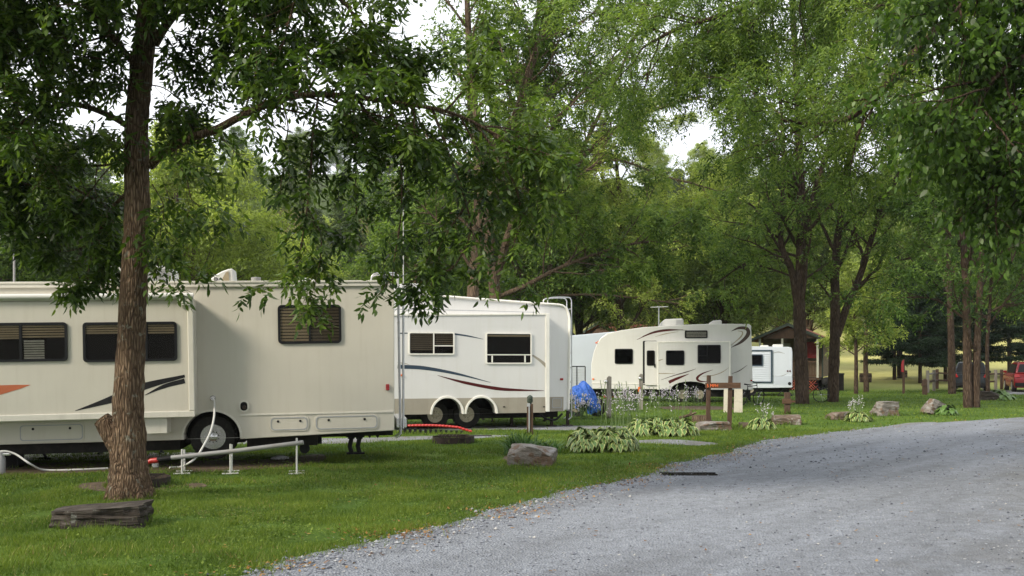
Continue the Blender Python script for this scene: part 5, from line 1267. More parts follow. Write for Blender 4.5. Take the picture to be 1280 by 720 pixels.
hosta('hosta with tall white blossom beside the flat brown rock', 1062, 1092, 527.5, 515, 150, 10, 20, 34, (-10, 10), leafL=.18)
hosta('plain green hosta beside the tilted whitish rock', 1174, 1197, 519, 506, 130, 13, variegated=False, leafL=.22)
hosta('broad dark green hosta beside the reddish sloping rock', 1242, 1268, 500.5, 488, 110, 14, variegated=False, leafL=.3)
# strap-leaved clump
g = gp(652, 570); t = wt('iris_clump', 'clump of upright strap leaves behind the blocky boulder', 'plant', g)
mb = MB(); rnd = random.Random(4)
for k in range(420):
    bx_ = rnd.gauss(-.02, .13) if k % 3 else rnd.uniform(.1, .75); by_ = rnd.gauss(.25, .14) if k % 3 else rnd.uniform(.3, .7)
    hh = rnd.uniform(.28, .62) * (1 if k % 3 else .72); ax = rnd.gauss(0, .16) + (-.1 if bx_ < .05 else .05); ay = rnd.gauss(0, .12); ww = rnd.uniform(.007, .014); az = rnd.uniform(0, PI)
    S = Vector((math.cos(az), math.sin(az), 0)) * ww; v = []
    for u in (0, .4, .75, 1):
        c = Vector((bx_ + ax * u * u * 1.3, by_ + ay * u * u, hh * (u - .22 * u ** 3 * (1 + abs(ax) * 3)))); w_ = S * (1 - u ** 3 * .95); v += [c - w_, c + w_]
    mb.add(v, [(0, 1, 3, 2), (2, 3, 5, 4), (4, 5, 7, 6)])
mb.build('strap_leaves', M['irisleaf'], t)

# a line of weedy flower stalks at the foot of the ivory trailer
def flower_row(label, x0, x1, yb, yt, nst, seed, spread=.5):
    rnd = random.Random(seed); g = gp((x0 + x1) / 2, yb); s_ = g.y / FPX; t = wt('flowering_weeds', label, 'flowering plant', g); g_ = MB(); f_ = MB(); l_ = MB()
    for k in range(nst):
        x = rnd.uniform(x0 - (x0 + x1) / 2, x1 - (x0 + x1) / 2) * s_; y = rnd.uniform(0, spread); hh = (yb - yt) * s_ * rnd.uniform(.55, 1.02); b1 = rnd.uniform(-.15, .15)
        g_.tube([(x, y, 0), (x + b1 * .3, y, hh * .5), (x + b1, y, hh)], .007, 4)
        for j in range(7):
            u = rnd.uniform(.6, 1); c = Vector((x + b1 * u, y, hh * u)) + Vector((rnd.uniform(-.05, .05), rnd.uniform(-.05, .05), 0)); r_ = rnd.uniform(.014, .026)
            f_.add([c + Vector((r_, 0, 0)), c + Vector((0, 0, r_)), c - Vector((r_, 0, 0)), c - Vector((0, 0, r_ * 1.5)), c + Vector((0, -r_, 0)), c + Vector((0, r_, 0))], [(0, 1, 4), (1, 2, 4), (2, 3, 4), (3, 0, 4), (1, 0, 5), (2, 1, 5), (3, 2, 5), (0, 3, 5)])
        for j in range(8):
            u = rnd.uniform(0.02, .6); a_ = rnd.uniform(0, 2 * PI); c = Vector((x + b1 * u * .5, y, hh * u)); d = Vector((math.cos(a_), math.sin(a_), .3)) * rnd.uniform(.07, .14); s1 = d.cross(Vector((0, 0, 1))).normalized() * .022
            l_.add([c, c + d * .5 + s1, c + d, c + d * .5 - s1], [(0, 1, 2, 3)])
    g_.build('stem', M['stalk'], t)['kind'] = 'stuff'; f_.build('blossom', M['petal'], t)['kind'] = 'stuff'; l_.build('leaves', M['irisleaf'], t)
flower_row('thin stand of pale flowering stalks in front of the open trailer door', 802, 878, 508, 482, 44, 3)
flower_row('pale flowering stalks growing between the two grey posts', 766, 800, 515, 484, 34, 5)
flower_row('leggy flowering weeds in front of the blue tarpaulin', 712, 758, 524, 490, 26, 7)

# ------------------------------------------------------------------ cars
def car(name, label, O, yaw, bodym, hatchm, Wd=1.84, Ln=4.5, H=1.66, rails=True):
    """rear of the car faces -y in its own axes"""
    t = thing(name, label, 'car', O, (0, 0, yaw)); h = Wd / 2
    def loft(secs, nm, mat, par, bev=.03):
        mb = MB(); k = len(secs)
        for s_ in secs: pass
        v = []; 
        for (y0, y1, hw, z) in secs: v += [(-hw, y0, z), (hw, y0, z), (hw, y1, z), (-hw, y1, z)]
        f = [tuple(range(4)), tuple(range(4 * k - 4, 4 * k))] + [(i * 4 + j, i * 4 + (j + 1) % 4, (i + 1) * 4 + (j + 1) % 4, (i + 1) * 4 + j) for i in range(k - 1) for j in range(4)]
        return mb.add(v, f).build(nm, M[mat], par, bevel=bev, smooth=50)
    loft([(.06, Ln - .1, h - .06, .24), (.0, Ln, h, .42), (.02, Ln, h, .72), (.06, Ln - .1, h - .03, .96), (.16, Ln - .75, h - .07, 1.02)], 'body', bodym, t, .05)
    loft([(.16, Ln - 1.1, h - .08, 1.021), (.45, Ln - 1.75, h - .26, H - .08), (.6, Ln - 1.95, h - .34, H)], 'cabin_shell', bodym, t, .05)
    def panel(nm, pts, mat, par=t, th=.012):
        P_ = [Vector(p) for p in pts]; n_ = (P_[1] - P_[0]).cross(P_[2] - P_[0]).normalized() * th
        k = len(P_); return MB().add([p + n_ for p in P_] + [p - n_ for p in P_], [tuple(range(k)), tuple(range(2 * k - 1, k - 1, -1))] + [(i, (i + 1) % k, k + (i + 1) % k, k + i) for i in range(k)]).build(nm, M[mat], par)
    panel('rear_window', [(-h + .2, .195, 1.08), (h - .2, .195, 1.08), (h - .34, .43, H - .13), (-h + .34, .43, H - .13)], 'blackgloss')
    panel('tailgate', [(-h + .16, .035, .55), (h - .16, .035, .55), (h - .14, .065, .97), (-h + .14, .065, .97)], hatchm, th=.02)
    for s_ in (-1, 1):
        panel('taillight', [(s_ * (h - .02), .02, .80), (s_ * (h - .30), .008, .82), (s_ * (h - .22), .07, 1.0), (s_ * (h - .05), .11, 1.0)], 'redlens', th=.03)
        panel('side_window', [(s_ * (h - .085), .5, 1.06), (s_ * (h - .085), Ln - 1.35, 1.06), (s_ * (h - .235), Ln - 1.85, H - .14), (s_ * (h - .235), .62, H - .14)], 'blackgloss', th=.015)
        MB().box(s_ * (h + .06) - .09, s_ * (h + .06) + .09, Ln - 1.55, Ln - 1.4, 1.02, 1.16).build('wing_mirror', M[bodym], t, bevel=.03)
        if rails: MB().tube([(s_ * (h - .36), .7, H + .03), (s_ * (h - .36), Ln - 2.1, H + .03)], .022, 6).build('roof_rail', M['black'], t)
    MB().box(-h + .05, h - .05, -.05, .04, .32, .52).build('rear_bumper', M['black' if hatchm == bodym else hatchm], t, bevel=.03)
    MB().box(-.16, .16, -.02, .012, .66, .76).build('licence_plate', M['whiteplastic'], t)
    for sx_ in (-1, 1):
        for y in (.82, Ln - .85):
            mb = MB(); mb.lathe([(.2, -.0), (.33, 0), (.35, .03), (.35, .19), (.33, .22), (.2, .22)], ((h - .21) if sx_ > 0 else -h - .01, y, .345), 'x', 24)
            w_ = mb.build('wheel', M['tyre'], t, smooth=40)
            MB().lathe([(.21, 0), (.2, .02), (.05, .03), (.01, .03)] if sx_ < 0 else [(.01, 0), (.05, 0), (.2, .01), (.21, .03)], (h - .02 if sx_ > 0 else -h - .018, y, .345), 'x', 18).build('rim', M['alu'], w_)
    return t
M['cardark'] = paint('dark_grey_car_paint', (0.022, 0.027, 0.033), .22, .2, var=.05)
M['carred'] = paint('red_car_paint', (0.20, 0.010, 0.012), .22, .1, var=.05)
g = gp(1213.5, 490.5); car('parked_car', 'dark grey sport utility car seen from behind beside the double trunk', (g.x, g.y, 0), R(-24), 'cardark', 'cardark')
g = gp(1291, 490.5); car('parked_car', 'red sport utility car parked at the edge of the picture', (g.x, g.y, 0), R(-19), 'carred', 'carred')
#--PART4--
# ------------------------------------------------------------------ trees
LOG = []
class Tree:
    comp = None; fine = False
    def __init__(s, seed, leaf_l, leaf_w, per, sig, droop=.35, flat=.6, updir=.25):
        s.r = np.random.default_rng(seed); s.T = []; s.LP = []; s.LD = []
        s.ll, s.lw, s.per, s.sig, s.droop, s.flat, s.up = leaf_l, leaf_w, per, sig, droop, flat, updir
    def add(s, P, Rr): s.T.append((np.asarray(P, float), np.asarray(Rr, float)))
    def branch(s, p, d, L, r, level, nch=5, ratio=.5, bend=.12, leafy=4, grav=0.0):
        k = 6 if level > 1 else 5; P = [np.array(p)]; d = d / np.linalg.norm(d); ds = [d]
        for i in range(k):
            d = d + s.r.normal(0, bend, 3) + np.array([0, 0, s.up * .12 - grav * .12 * (i + 1) / k]); d /= np.linalg.norm(d)
            P.append(P[-1] + d * L / k); ds.append(d)
        P = np.array(P); s.add(P, np.linspace(r, r * (.4 if level > 0 else .25), k + 1))
        if level == 0:
            for t in np.linspace(.25, 1, leafy):
                i = min(int(t * k), k); s.LP.append(P[i]); s.LD.append(ds[i])
            return
        for j in range(nch):
            t = .28 + .72 * (j + s.r.random()) / nch; i = min(int(t * k), k - 1); f = t * k - i
            q = P[i] * (1 - f) + P[min(i + 1, k)] * f; dd = ds[i]
            a = s.r.normal(size=3); a -= a.dot(dd) * dd; a[2] *= s.flat; a /= np.linalg.norm(a) + 1e-9
            ang = s.r.uniform(.5, 1.05); nd = dd * math.cos(ang) + a * math.sin(ang)
            s.branch(q, nd, L * ratio * s.r.uniform(.7, 1.25) * (1.15 - .45 * t), max(r * .5 * (1.1 - .4 * t), .004), level - 1, nch, ratio, bend * 1.25, leafy, grav)
        s.branch(P[-1], ds[-1], L * ratio * .8, r * .4, level - 1, nch, ratio, bend * 1.2, leafy, grav)
    def along(s, P, t0, t1, n, Lf, rf, level, ang=(.7, 1.2), nch=5, ratio=.5, az=None, upb=.25, grav=0.0, leafy=4, bend=.12):
        """throw n branches off polyline P between fractions t0 and t1"""
        P = np.asarray(P, float); seg = np.linalg.norm(np.diff(P, axis=0), axis=1); cs = np.concatenate([[0], np.cumsum(seg)]); tot = cs[-1]; ga = s.r.uniform(0, 6.28)
        for j in range(n):
            u = (j + s.r.uniform(.1, .9)) / n; t = t0 + (t1 - t0) * u; w_ = t * tot; i = min(np.searchsorted(cs, w_, 'right') - 1, len(P) - 2)
            f = (w_ - cs[i]) / seg[i]; q = P[i] * (1 - f) + P[i + 1] * f; dd = (P[i + 1] - P[i]) / seg[i]
            ga += 2.4; e1 = np.cross(dd, [0.3, .2, 1]) if abs(dd[2]) < .8 else np.cross(dd, [1, 0, 0]); e1 /= np.linalg.norm(e1); e2 = np.cross(dd, e1)
            a_ = ga if az is None else s.r.uniform(*az)
            o = e1 * math.cos(a_) + e2 * math.sin(a_); an = s.r.uniform(*ang); nd = dd * math.cos(an) + o * math.sin(an); nd[2] += upb
            s.branch(q, nd, Lf(u) * s.r.uniform(.75, 1.2), rf(u), level, nch, ratio, bend, leafy, grav)
    def wood(s, name, mat, par, base, n0=10, rmin=0.0):
        V = []; F = []; off = 0
        for P, Rr in s.T:
            if Rr[0] < rmin: continue
            n = 18 if Rr[0] > .12 else 8 if Rr[0] > .04 else 5 if Rr[0] > .012 else 3
            k = len(P); d = np.gradient(P, axis=0); d /= np.linalg.norm(d, axis=1, keepdims=True) + 1e-9
            ref = np.array([0, 0, 1.0]) if abs(d[0][2]) < .9 else np.array([1.0, 0, 0]); a = np.cross(d, ref); a /= np.linalg.norm(a, axis=1, keepdims=True) + 1e-9
            if abs(d[0][2]) >= .9:
                a = np.cross(d, np.array([0.0, 1.0, 0])); a /= np.linalg.norm(a, axis=1, keepdims=True) + 1e-9
            b = np.cross(a, d); th = np.linspace(0, 2 * PI, n, endpoint=False)
            rr = Rr[:, None] * (1 + (s.r.normal(0, .035, (k, n)) if Rr[0] > .12 else 0))
            ring = P[:, None, :] + (a[:, None, :] * np.cos(th)[None, :, None] + b[:, None, :] * np.sin(th)[None, :, None]) * rr[:, :, None] if Rr[0] > .12 else P[:, None, :] + (a[:, None, :] * np.cos(th)[None, :, None] + b[:, None, :] * np.sin(th)[None, :, None]) * Rr[:, None, None]
            V.append(ring.reshape(-1, 3) - base)
            i = np.arange(k - 1)[:, None] * n; j = np.arange(n)[None, :]; j2 = (j + 1) % n
            F.append((np.stack([i + j, i + j2, i + n + j2, i + n + j], 2).reshape(-1, 4)) + off); off += k * n
        V = np.concatenate(V); F = np.concatenate(F)
        me = bpy.data.meshes.new(name); me.vertices.add(len(V)); me.vertices.foreach_set('co', V.astype(np.float32).ravel())
        me.loops.add(F.size); me.loops.foreach_set('vertex_index', F.astype(np.int32).ravel())
        me.polygons.add(len(F)); me.polygons.foreach_set('loop_start', np.arange(0, F.size, 4, dtype=np.int32)); me.update(calc_edges=True)
        me.polygons.foreach_set('use_smooth', np.ones(len(F), bool)); me.materials.append(mat)
        return add_mesh(name, me, par)
    def leaves(s, mat, par, base, name='crown', narrow=1.0, cull=None):
        P = np.repeat(np.array(s.LP), s.per, 0); Dd = np.repeat(np.array(s.LD), s.per, 0); n = len(P)
        P = P + s.r.normal(0, 1, (n, 3)) * np.array([s.sig, s.sig, s.sig * .6])
        if cull is not None:
            kp = cull(P); P, Dd = P[kp], Dd[kp]; n = len(P)
        d = unit(s.r.normal(0, .75, (n, 3)) + Dd * .6 + np.array([0, 0, -s.droop])); sd = s.r.normal(size=(n, 3)); sd = unit(np.cross(d, np.cross(sd, d)) * np.array([1, 1, .45])); sd = unit(sd - (sd * d).sum(1, keepdims=True) * d)
        l = s.ll * s.r.uniform(.6, 1.3, n); w_ = s.lw * s.r.uniform(.7, 1.2, n)
        if s.comp:
            pairs, Lr = s.comp; hz_ = unit(np.cross(d, np.array([[0, 0, 1.0]])) + s.r.normal(0, .25, (n, 3))); A, B, C_, Tn = [], [], [], []; tn = s.r.random(n); Lr_ = Lr * s.r.uniform(.7, 1.25, n)
            for j in range(pairs * 2 + 1):
                t = 1.0 if j == pairs * 2 else (j // 2 + .45) / (pairs + .1); sg = 0 if j == pairs * 2 else (1 if j % 2 else -1)
                q = P + d * (Lr_ * t)[:, None] - np.array([0, 0, 1.0]) * (Lr_ * .35 * t * t)[:, None]
                dd = unit(d * (.5 if sg else 1) + hz_ * sg * .85 + np.array([0, 0, -.45]) + s.r.normal(0, .16, (n, 3))); s2_ = unit(np.cross(dd, np.cross(np.array([[0, 0, 1.0]]) + s.r.normal(0, .45, (n, 3)), dd)) ); s2_ = unit(np.cross(dd, s2_))
                A.append(q); B.append(dd); C_.append(s2_); Tn.append(np.clip(tn + s.r.normal(0, .12, n), 0, 1))
            P, d, sd, tn = np.concatenate(A), np.concatenate(B), np.concatenate(C_), np.concatenate(Tn); k = len(P)
            l = s.ll * s.r.uniform(.65, 1.2, k); w_ = s.lw * s.r.uniform(.75, 1.2, k)
        else: tn = s.r.random(n)
        LOG.append((name, getattr(par, 'name', '-'), len(P)))
        fn, nv = (leafs6, 6) if s.fine else (kites, 4)
        me = np_mesh(name, fn(P, d, sd, l, w_) - base, nv, mat, tn)
        return add_mesh(name, me, par)

def key_tree(name, label, cat, base, T, barkm, leafm, group=None, rmin=0.0, cull=None):
    t = thing(name, label, cat, tuple(base), (0, 0, 0), group); b = np.array(base, float)
    T.wood('trunk', M[barkm], t, b, rmin=rmin)
    if T.LP: T.leaves(M[leafm], t, b, cull=cull)
    return t
def px3(pts, D): return [tuple(at(a, b, D if len(q) == 0 else q[0])) for a, b, *q in pts]
def dense(P, n=6): return np.array([tuple(p) for p in spline(P, n)])

# --- the leaning tree near the camera
T1 = Tree(5, .125, .048, 1, .05, .75, .7, .15); T1.comp = (2, .15); T1.fine = True
D0 = 13.2
tr = dense(px3([(163, 626), (162, 600), (160.5, 560), (160.5, 500), (164, 430), (167, 360), (171, 280), (171, 200), (171, 150), (177, 90), (186, 0), (194, -80), (204, -200), (215, -330)], D0), 6)
rad = np.interp(EYE - tr[:, 2], [EYE - (EYE - (y_ - HZ) * D0 / FPX) for y_ in (-330, -100, 0, 90, 160, 280, 430, 500, 560, 600, 626)], [.04, .11, .135, .142, .152, .164, .178, .198, .222, .262, .32])
T1.add(tr, rad)
for a0 in range(0, 360, 51):                                   # root flare
    a = R(a0 + 10); c, s_ = math.cos(a), math.sin(a); bx, by = tr[0][0], tr[0][1]
    T1.add([(bx + c * .16, by + s_ * .16, .42), (bx + c * .21, by + s_ * .21, .14), (bx + c * .29, by + s_ * .29, -.03)], [.05, .085, .07])
stub = px3([(158, 570), (146, 550), (134, 532), (127, 524)], D0); T1.add(dense(stub, 3), np.linspace(.17, .115, 10))
limbs = [
 ([(188, 207), (205, 190), (240, 172), (270, 162), (300, 146), (345, 126), (390, 118), (440, 121), (480, 126), (520, 132), (560, 140), (605, 160), (640, 190)], [13.2, 13.0, 12.8, 12.6, 12.4, 12.3, 12.2, 12.2, 12.2, 12.2, 12.3, 12.4, 12.5], .064, .014),
 ([(160, 158), (140, 146), (110, 134), (80, 130), (55, 138), (30, 152), (10, 172), (-20, 200), (-60, 215)], [13.2, 13.1, 13, 12.8, 12.6, 12.5, 12.4, 12.3, 12.2], .042, .018),
 ([(30, 152), (18, 130), (10, 105), (0, 80), (-15, 50)], [12.5, 12.4, 12.3, 12.2, 12.1], .022, .01),
 ([(193, 55), (205, 35), (220, 15), (240, -15), (270, -60), (330, -120)], [13.2, 13.1, 13, 12.9, 12.7, 12.5], .065, .03),
 ([(180, 100), (160, 70), (135, 40), (110, 5), (80, -40), (40, -90)], [13.2, 13, 12.8, 12.6, 12.4, 12.2], .045, .02),
 ([(165, 235), (150, 250), (138, 262), (120, 300), (112, 330), (110, 350)], [13.3, 13.5, 13.6, 13.7, 13.7, 13.7], .03, .012),
 ([(138, 262), (110, 245), (75, 228), (40, 225)], [13.6, 13.7, 13.8, 13.9], .02, .01),
 ([(165, 190), (140, 205), (100, 208), (60, 212), (20, 215), (-20, 235)], [13.3, 13.5, 13.7, 13.8, 13.9, 14], .02, .01),
 ([(186, 20), (215, -30), (270, -50), (340, -40), (400, -20), (440, 10)], [13.2, 12.9, 12.6, 12.4, 12.2, 12.2], .05, .015),
 ([(190, -20), (150, -60), (90, -70), (30, -60), (-40, -30)], [13.2, 13, 12.8, 12.6, 12.5], .05, .015),
]
polys = []
for pts, Ds, ra, rb in limbs:
    P = dense([tuple(at(a, b, d)) for (a, b), d in zip(pts, Ds)], 4); polys.append(P); T1.add(P, np.linspace(ra, rb, len(P)))
LB = lambda L: (lambda u: L); RBc = lambda r: (lambda u: r)
# hanging sprays: px start, px end, length in twigs
def hang(T, pts, D, r0, n, L, level=1, grav=.8, leafy=3, **kw):
    kw['leafy'] = leafy
    P = dense(px3(pts, D), 4); T.add(P, np.linspace(r0, r0 * .35, len(P))); T.along(P, .12, 1, n, LB(L), RBc(r0 * .4), level, (.4, 1.1), 3, .55, upb=.05, grav=grav, **kw); return P
hang(T1, [(398, 120), (392, 160), (388, 210), (384, 260), (376, 310), (368, 345), (358, 362)], 12.2, .016, 14, .34)
hang(T1, [(385, 260), (402, 300), (395, 350), (385, 382)], 12.2, .009, 7, .24)
hang(T1, [(352, 126), (360, 160), (352, 200), (365, 225)], 12.2, .012, 7, .34)
hang(T1, [(440, 121), (446, 170), (444, 230), (448, 290), (452, 310)], 12.2, .011, 7, .24)
hang(T1, [(485, 127), (498, 170), (502, 230), (500, 280), (492, 330), (490, 362)], 12.2, .014, 10, .32)
hang(T1, [(540, 136), (560, 190), (578, 240), (588, 290), (566, 335), (550, 335)], 12.3, .020, 14, .40)
hang(T1, [(590, 150), (620, 190), (645, 235), (650, 280), (630, 330), (632, 305)], 12.4, .018, 12, .42)
hang(T1, [(588, 250), (560, 290), (540, 330), (530, 368)], 12.3, .012, 9, .28)
hang(T1, [(605, 160), (640, 180), (670, 210), (678, 250)], 12.4, .016, 12, .5)
hang(T1, [(210, 188), (232, 220), (240, 250), (262, 262)], 12.9, .010, 10, .42)
hang(T1, [(190, 230), (205, 260), (200, 300), (215, 335)], 12.9, .010, 10, .38)
for q_ in ([(184, 60), (205, 62), (232, 78), (252, 92)], [(180, 105), (205, 110), (228, 128), (246, 142)], [(178, 150), (198, 150), (215, 160)], [(187, 30), (215, 40), (250, 50), (280, 70)], [(168, 215), (150, 180), (130, 170)], [(176, 130), (150, 110), (125, 100)], [(180, 85), (150, 62), (125, 50)]):
    hang(T1, q_, 13.0, .011, 9, .34)
T1.along(polys[0], .30, .62, 12, LB(.9), RBc(.018), 2, (.5, 1.2), 4, .5, upb=.30, az=None, leafy=3)
T1.along(polys[0], .48, 1, 13, LB(.75), RBc(.016), 2, (.5, 1.2), 4, .5, upb=.0, grav=.4, leafy=3)
T1.along(polys[0], .05, .3, 5, LB(.5), RBc(.01), 1, (.5, 1.2), 4, .5, upb=-.2, leafy=3)
T1.along(polys[1], .12, 1, 15, LB(.85), RBc(.016), 2, (.5, 1.3), 4, .5, upb=.05, leafy=3)
T1.along(polys[2], .1, 1, 8, LB(.7), RBc(.01), 2, (.5, 1.2), 4, .5, leafy=3)
T1.along(polys[3], .1, 1, 13, LB(1.0), RBc(.02), 2, (.5, 1.2), 5, .5, upb=.0, leafy=3)
T1.along(polys[4], .1, 1, 16, LB(1.1), RBc(.018), 2, (.5, 1.2), 5, .5, upb=-.1, leafy=3)
T1.along(polys[5], .15, 1, 7, LB(.5), RBc(.012), 2, (.5, 1.3), 4, .5, upb=-.1, grav=.5, leafy=3)
T1.along(polys[6], .1, 1, 7, LB(.7), RBc(.012), 2, (.5, 1.3), 4, .5, upb=-.15, grav=.4, leafy=3)
T1.along(polys[7], .1, 1, 12, LB(.8), RBc(.012), 2, (.5, 1.3), 4, .5, upb=-.2, grav=.4, leafy=3)
T1.along(polys[8], .1, 1, 15, LB(1.1), RBc(.02), 2, (.5, 1.2), 5, .5, upb=-.2, grav=.2, leafy=3)
T1.along(polys[9], .1, 1, 20, LB(1.1), RBc(.02), 2, (.5, 1.2), 5, .5, upb=-.25, grav=.2, leafy=3)
T1.along(tr, .70, 1, 26, lambda u: 3.0 - 1.4 * u, lambda u: .04 - .02 * u, 3, (.7, 1.2), 4, .5, upb=.1)
key_tree('box_elder_tree', 'tall leaning tree with furrowed brown trunk and drooping dark leaves close to the cream motorhome', 'tree', (tr[0][0], tr[0][1], 0), T1, 'bark1', 'leaf_near')

# --- broad-leaved tree whose trunk stands outside the picture, foliage hanging in from the side
T2 = Tree(8, .105, .058, 3, .15, .9, .8, .1); T2.fine = True
b2 = np.array([9.8, 13.2, 0.]); P = dense([(9.8, 13.2, -.1), (9.7, 13.1, 2), (9.6, 13, 4.2), (9.7, 13, 7), (9.9, 13.2, 11)], 5); T2.add(P, np.linspace(.3, .1, len(P)))
for pts, n, L in ((([1560, 60, 13.1], [1420, 70, 12.7], [1320, 60, 12.3], [1250, 90, 12.0], [1215, 150, 11.9]), 26, 1.0), (([1560, 170, 13.1], [1420, 200, 12.7], [1320, 200, 12.4], [1265, 215, 12.1], [1240, 235, 12.0]), 20, .7),
                  (([1560, -60, 13.1], [1420, -90, 12.9], [1320, -70, 12.7], [1240, -40, 12.4], [1190, 20, 12.1]), 26, .95), (([1560, 150, 13.1], [1460, 190, 12.9], [1370, 230, 12.8], [1310, 262, 12.5]), 14, .6), (([1500, 120, 13.5], [1380, 130, 14.3], [1290, 150, 14.9], [1240, 190, 15.3]), 22, 1.0)):
    P = dense([tuple(at(*q)) for q in pts], 4); T2.add(P, np.linspace(.07, .015, len(P))); T2.along(P, .2, 1, n, LB(L * .95), RBc(.018), 2, (.5, 1.2), 4, .5, upb=-.1, grav=.5)
key_tree('broadleaf_tree', 'glossy broad-leaved foliage hanging over the road from the side of the picture', 'tree', tuple(b2), T2, 'bark2', 'leaf_broad')

# --- walnut with the long limb sweeping over the road
T3 = Tree(9, .095, .028, 1, .10, .95, .6, .1); T3.comp = (4, .26)
b3 = np.array(tuple(gp(1430, 590))); b3 = np.array([11.2, 16.6, 0.])
P = dense([(11.2, 16.6, -.1), (11.1, 16.6, 3), (10.9, 16.5, 6), (11, 16.4, 9), (11.2, 16.2, 12)], 5); T3.add(P, np.linspace(.3, .12, len(P)))
lim = dense([tuple(at(*q)) for q in ((1478, -10, 16.6), (1350, -30, 16.3), (1240, 0, 16.0), (1170, 38, 15.9), (1120, 95, 15.8), (1085, 130, 15.8), (1055, 150, 15.8), (1015, 155, 15.8), (975, 150, 15.8))], 4)
T3.add(lim, np.linspace(.12, .02, len(lim))); T3.along(lim, .35, 1, 26, LB(1.15), RBc(.02), 2, (.5, 1.2), 4, .5, upb=-.05, grav=.5)
lim = dense([tuple(at(*q)) for q in ((1480, -160, 16.6), (1300, -170, 17), (1150, -120, 17.5), (1040, -60, 18), (960, -5, 18), (900, 20, 18), (850, 35, 18), (805, 58, 18))], 4)
T3.add(lim, np.linspace(.12, .02, len(lim))); T3.along(lim, .4, 1, 34, LB(1.35), RBc(.02), 2, (.5, 1.2), 4, .5, upb=-.1, grav=.6)
l2 = dense([tuple(at(*q)) for q in ((962, -8, 18), (955, 10, 18), (930, 45, 18), (900, 68, 18))], 4); T3.add(l2, np.linspace(.03, .012, len(l2))); T3.along(l2, .1, 1, 12, LB(1.1), RBc(.012), 2, (.5, 1.2), 4, .5, upb=-.1, grav=.7)
lim = dense([tuple(at(*q)) for q in ((1480, -250, 16.6), (1350, -200, 18), (1200, -100, 19), (1100, -30, 19.5), (1020, 15, 20))], 4)
T3.add(lim, np.linspace(.1, .02, len(lim))); T3.along(lim, .3, 1, 26, LB(1.3), RBc(.02), 2, (.5, 1.2), 4, .5, upb=-.1, grav=.4)
key_tree('walnut_tree', 'feathery walnut tree outside the picture with a long bare limb sweeping over the road', 'tree', tuple(b3), T3, 'bark2', 'leaf_mid')

# --- tall airy trees behind the trailers
def mid_tree(label, seed, D, stems, h0, L, nb, leafm, barkm, levels=2, nch=4, leaf=(.18, .068), per=2, sig=.13, extra=(), r0=.24, grav=.15, upb=.2, rmin=.012, name='tall_tree', group=None, ang=(.7, 1.25)):
    """stems: px polylines; h0 = fraction of each stem where foliage begins; L = branch length low, high"""
    T = Tree(seed, leaf[0], leaf[1], per, sig, .45, .6, .2); base = None; T.comp = (2, .26)
    for k, st in enumerate(stems):
        pts, rr = (st if isinstance(st, tuple) else (st, r0)); P = dense(px3(pts, D), 5)
        if base is None: base = P[0]; P[0][2] = -.1
        T.add(P, np.linspace(rr, rr * .3, len(P)))
        T.along(P, h0 if k == 0 else .12, 1, nb, lambda u: L[0] + (L[1] - L[0]) * u, lambda u: rr * (.34 - .18 * u), levels, ang, nch, .5, upb=upb, grav=grav, leafy=3)
    for pts, rr, n, ll in extra:
        P = dense(px3(pts, D), 4); T.add(P, np.linspace(rr, rr * .35, len(P))); T.along(P, .25, 1, n, LB(ll), RBc(rr * .35), levels - 1 if ll < 1.8 else levels, (.5, 1.1), nch, .5, upb=.1, grav=grav)
    return key_tree(name, label, 'tree', (base[0], base[1], 0), T, barkm, leafm, group, rmin)
mid_tree('tall tree behind the fifth-wheel roof with several upright stems, nearest the aerial mast', 21, 33, [([(592, 530), (591, 370), (598, 280), (596, 180), (588, 80), (584, 0), (582, -100)], .22), ([(595, 300), (628, 215), (650, 130), (672, 60), (694, 0), (715, -70)], .17)], .35, (3.2, 2.2), 18, 'leaf_mid', 'bark3',
         extra=[([(592, 340), (560, 290), (520, 250)], .06, 6, 1.4)])
mid_tree('tree forking low behind the fifth-wheel roof, with one long level limb', 22, 36, [([(622, 530), (619, 370), (612, 300), (622, 220), (650, 130), (668, 40), (690, -60)], .24), ([(619, 350), (640, 280), (672, 200), (705, 140), (752, 92), (800, 40)], .15)], .4, (3.2, 2.4), 18, 'leaf_mid', 'bark3',
         extra=[([(622, 371), (655, 358), (693, 338), (724, 325), (779, 307), (830, 300)], .10, 14, 2.0)])
mid_tree('spreading tree with pale leaning stems behind the gap between fifth-wheel and ivory trailers', 23, 53, [([(690, 525), (684, 370), (690, 300), (705, 230), (735, 190), (782, 153), (830, 133), (880, 120)], .24), ([(684, 370), (668, 290), (660, 200), (668, 100), (690, 0), (700, -60)], .2), ([(700, 300), (720, 210), (760, 120), (800, 30), (820, -60)], .14)], .35, (3.4, 2.0), 17, 'leaf_lite', 'bark3',
         extra=[([(700, 240), (760, 200), (830, 220), (900, 240), (940, 262)], .08, 14, 1.7), ([(690, 370), (740, 368), (790, 372), (850, 380)], .08, 12, 1.7)])
mid_tree('leafy tree filling the space above the ivory trailer with yellow green foliage', 24, 55, [([(778, 500), (776, 400), (770, 330), (778, 270), (772, 220), (770, 185)], .24), ([(776, 380), (800, 330), (840, 290), (880, 262), (915, 240)], .14), ([(776, 370), (750, 320), (715, 290), (700, 262)], .12)], .22, (3.4, 1.8), 17, 'leaf_lite', 'bark2', leaf=(.20, .075), per=2)
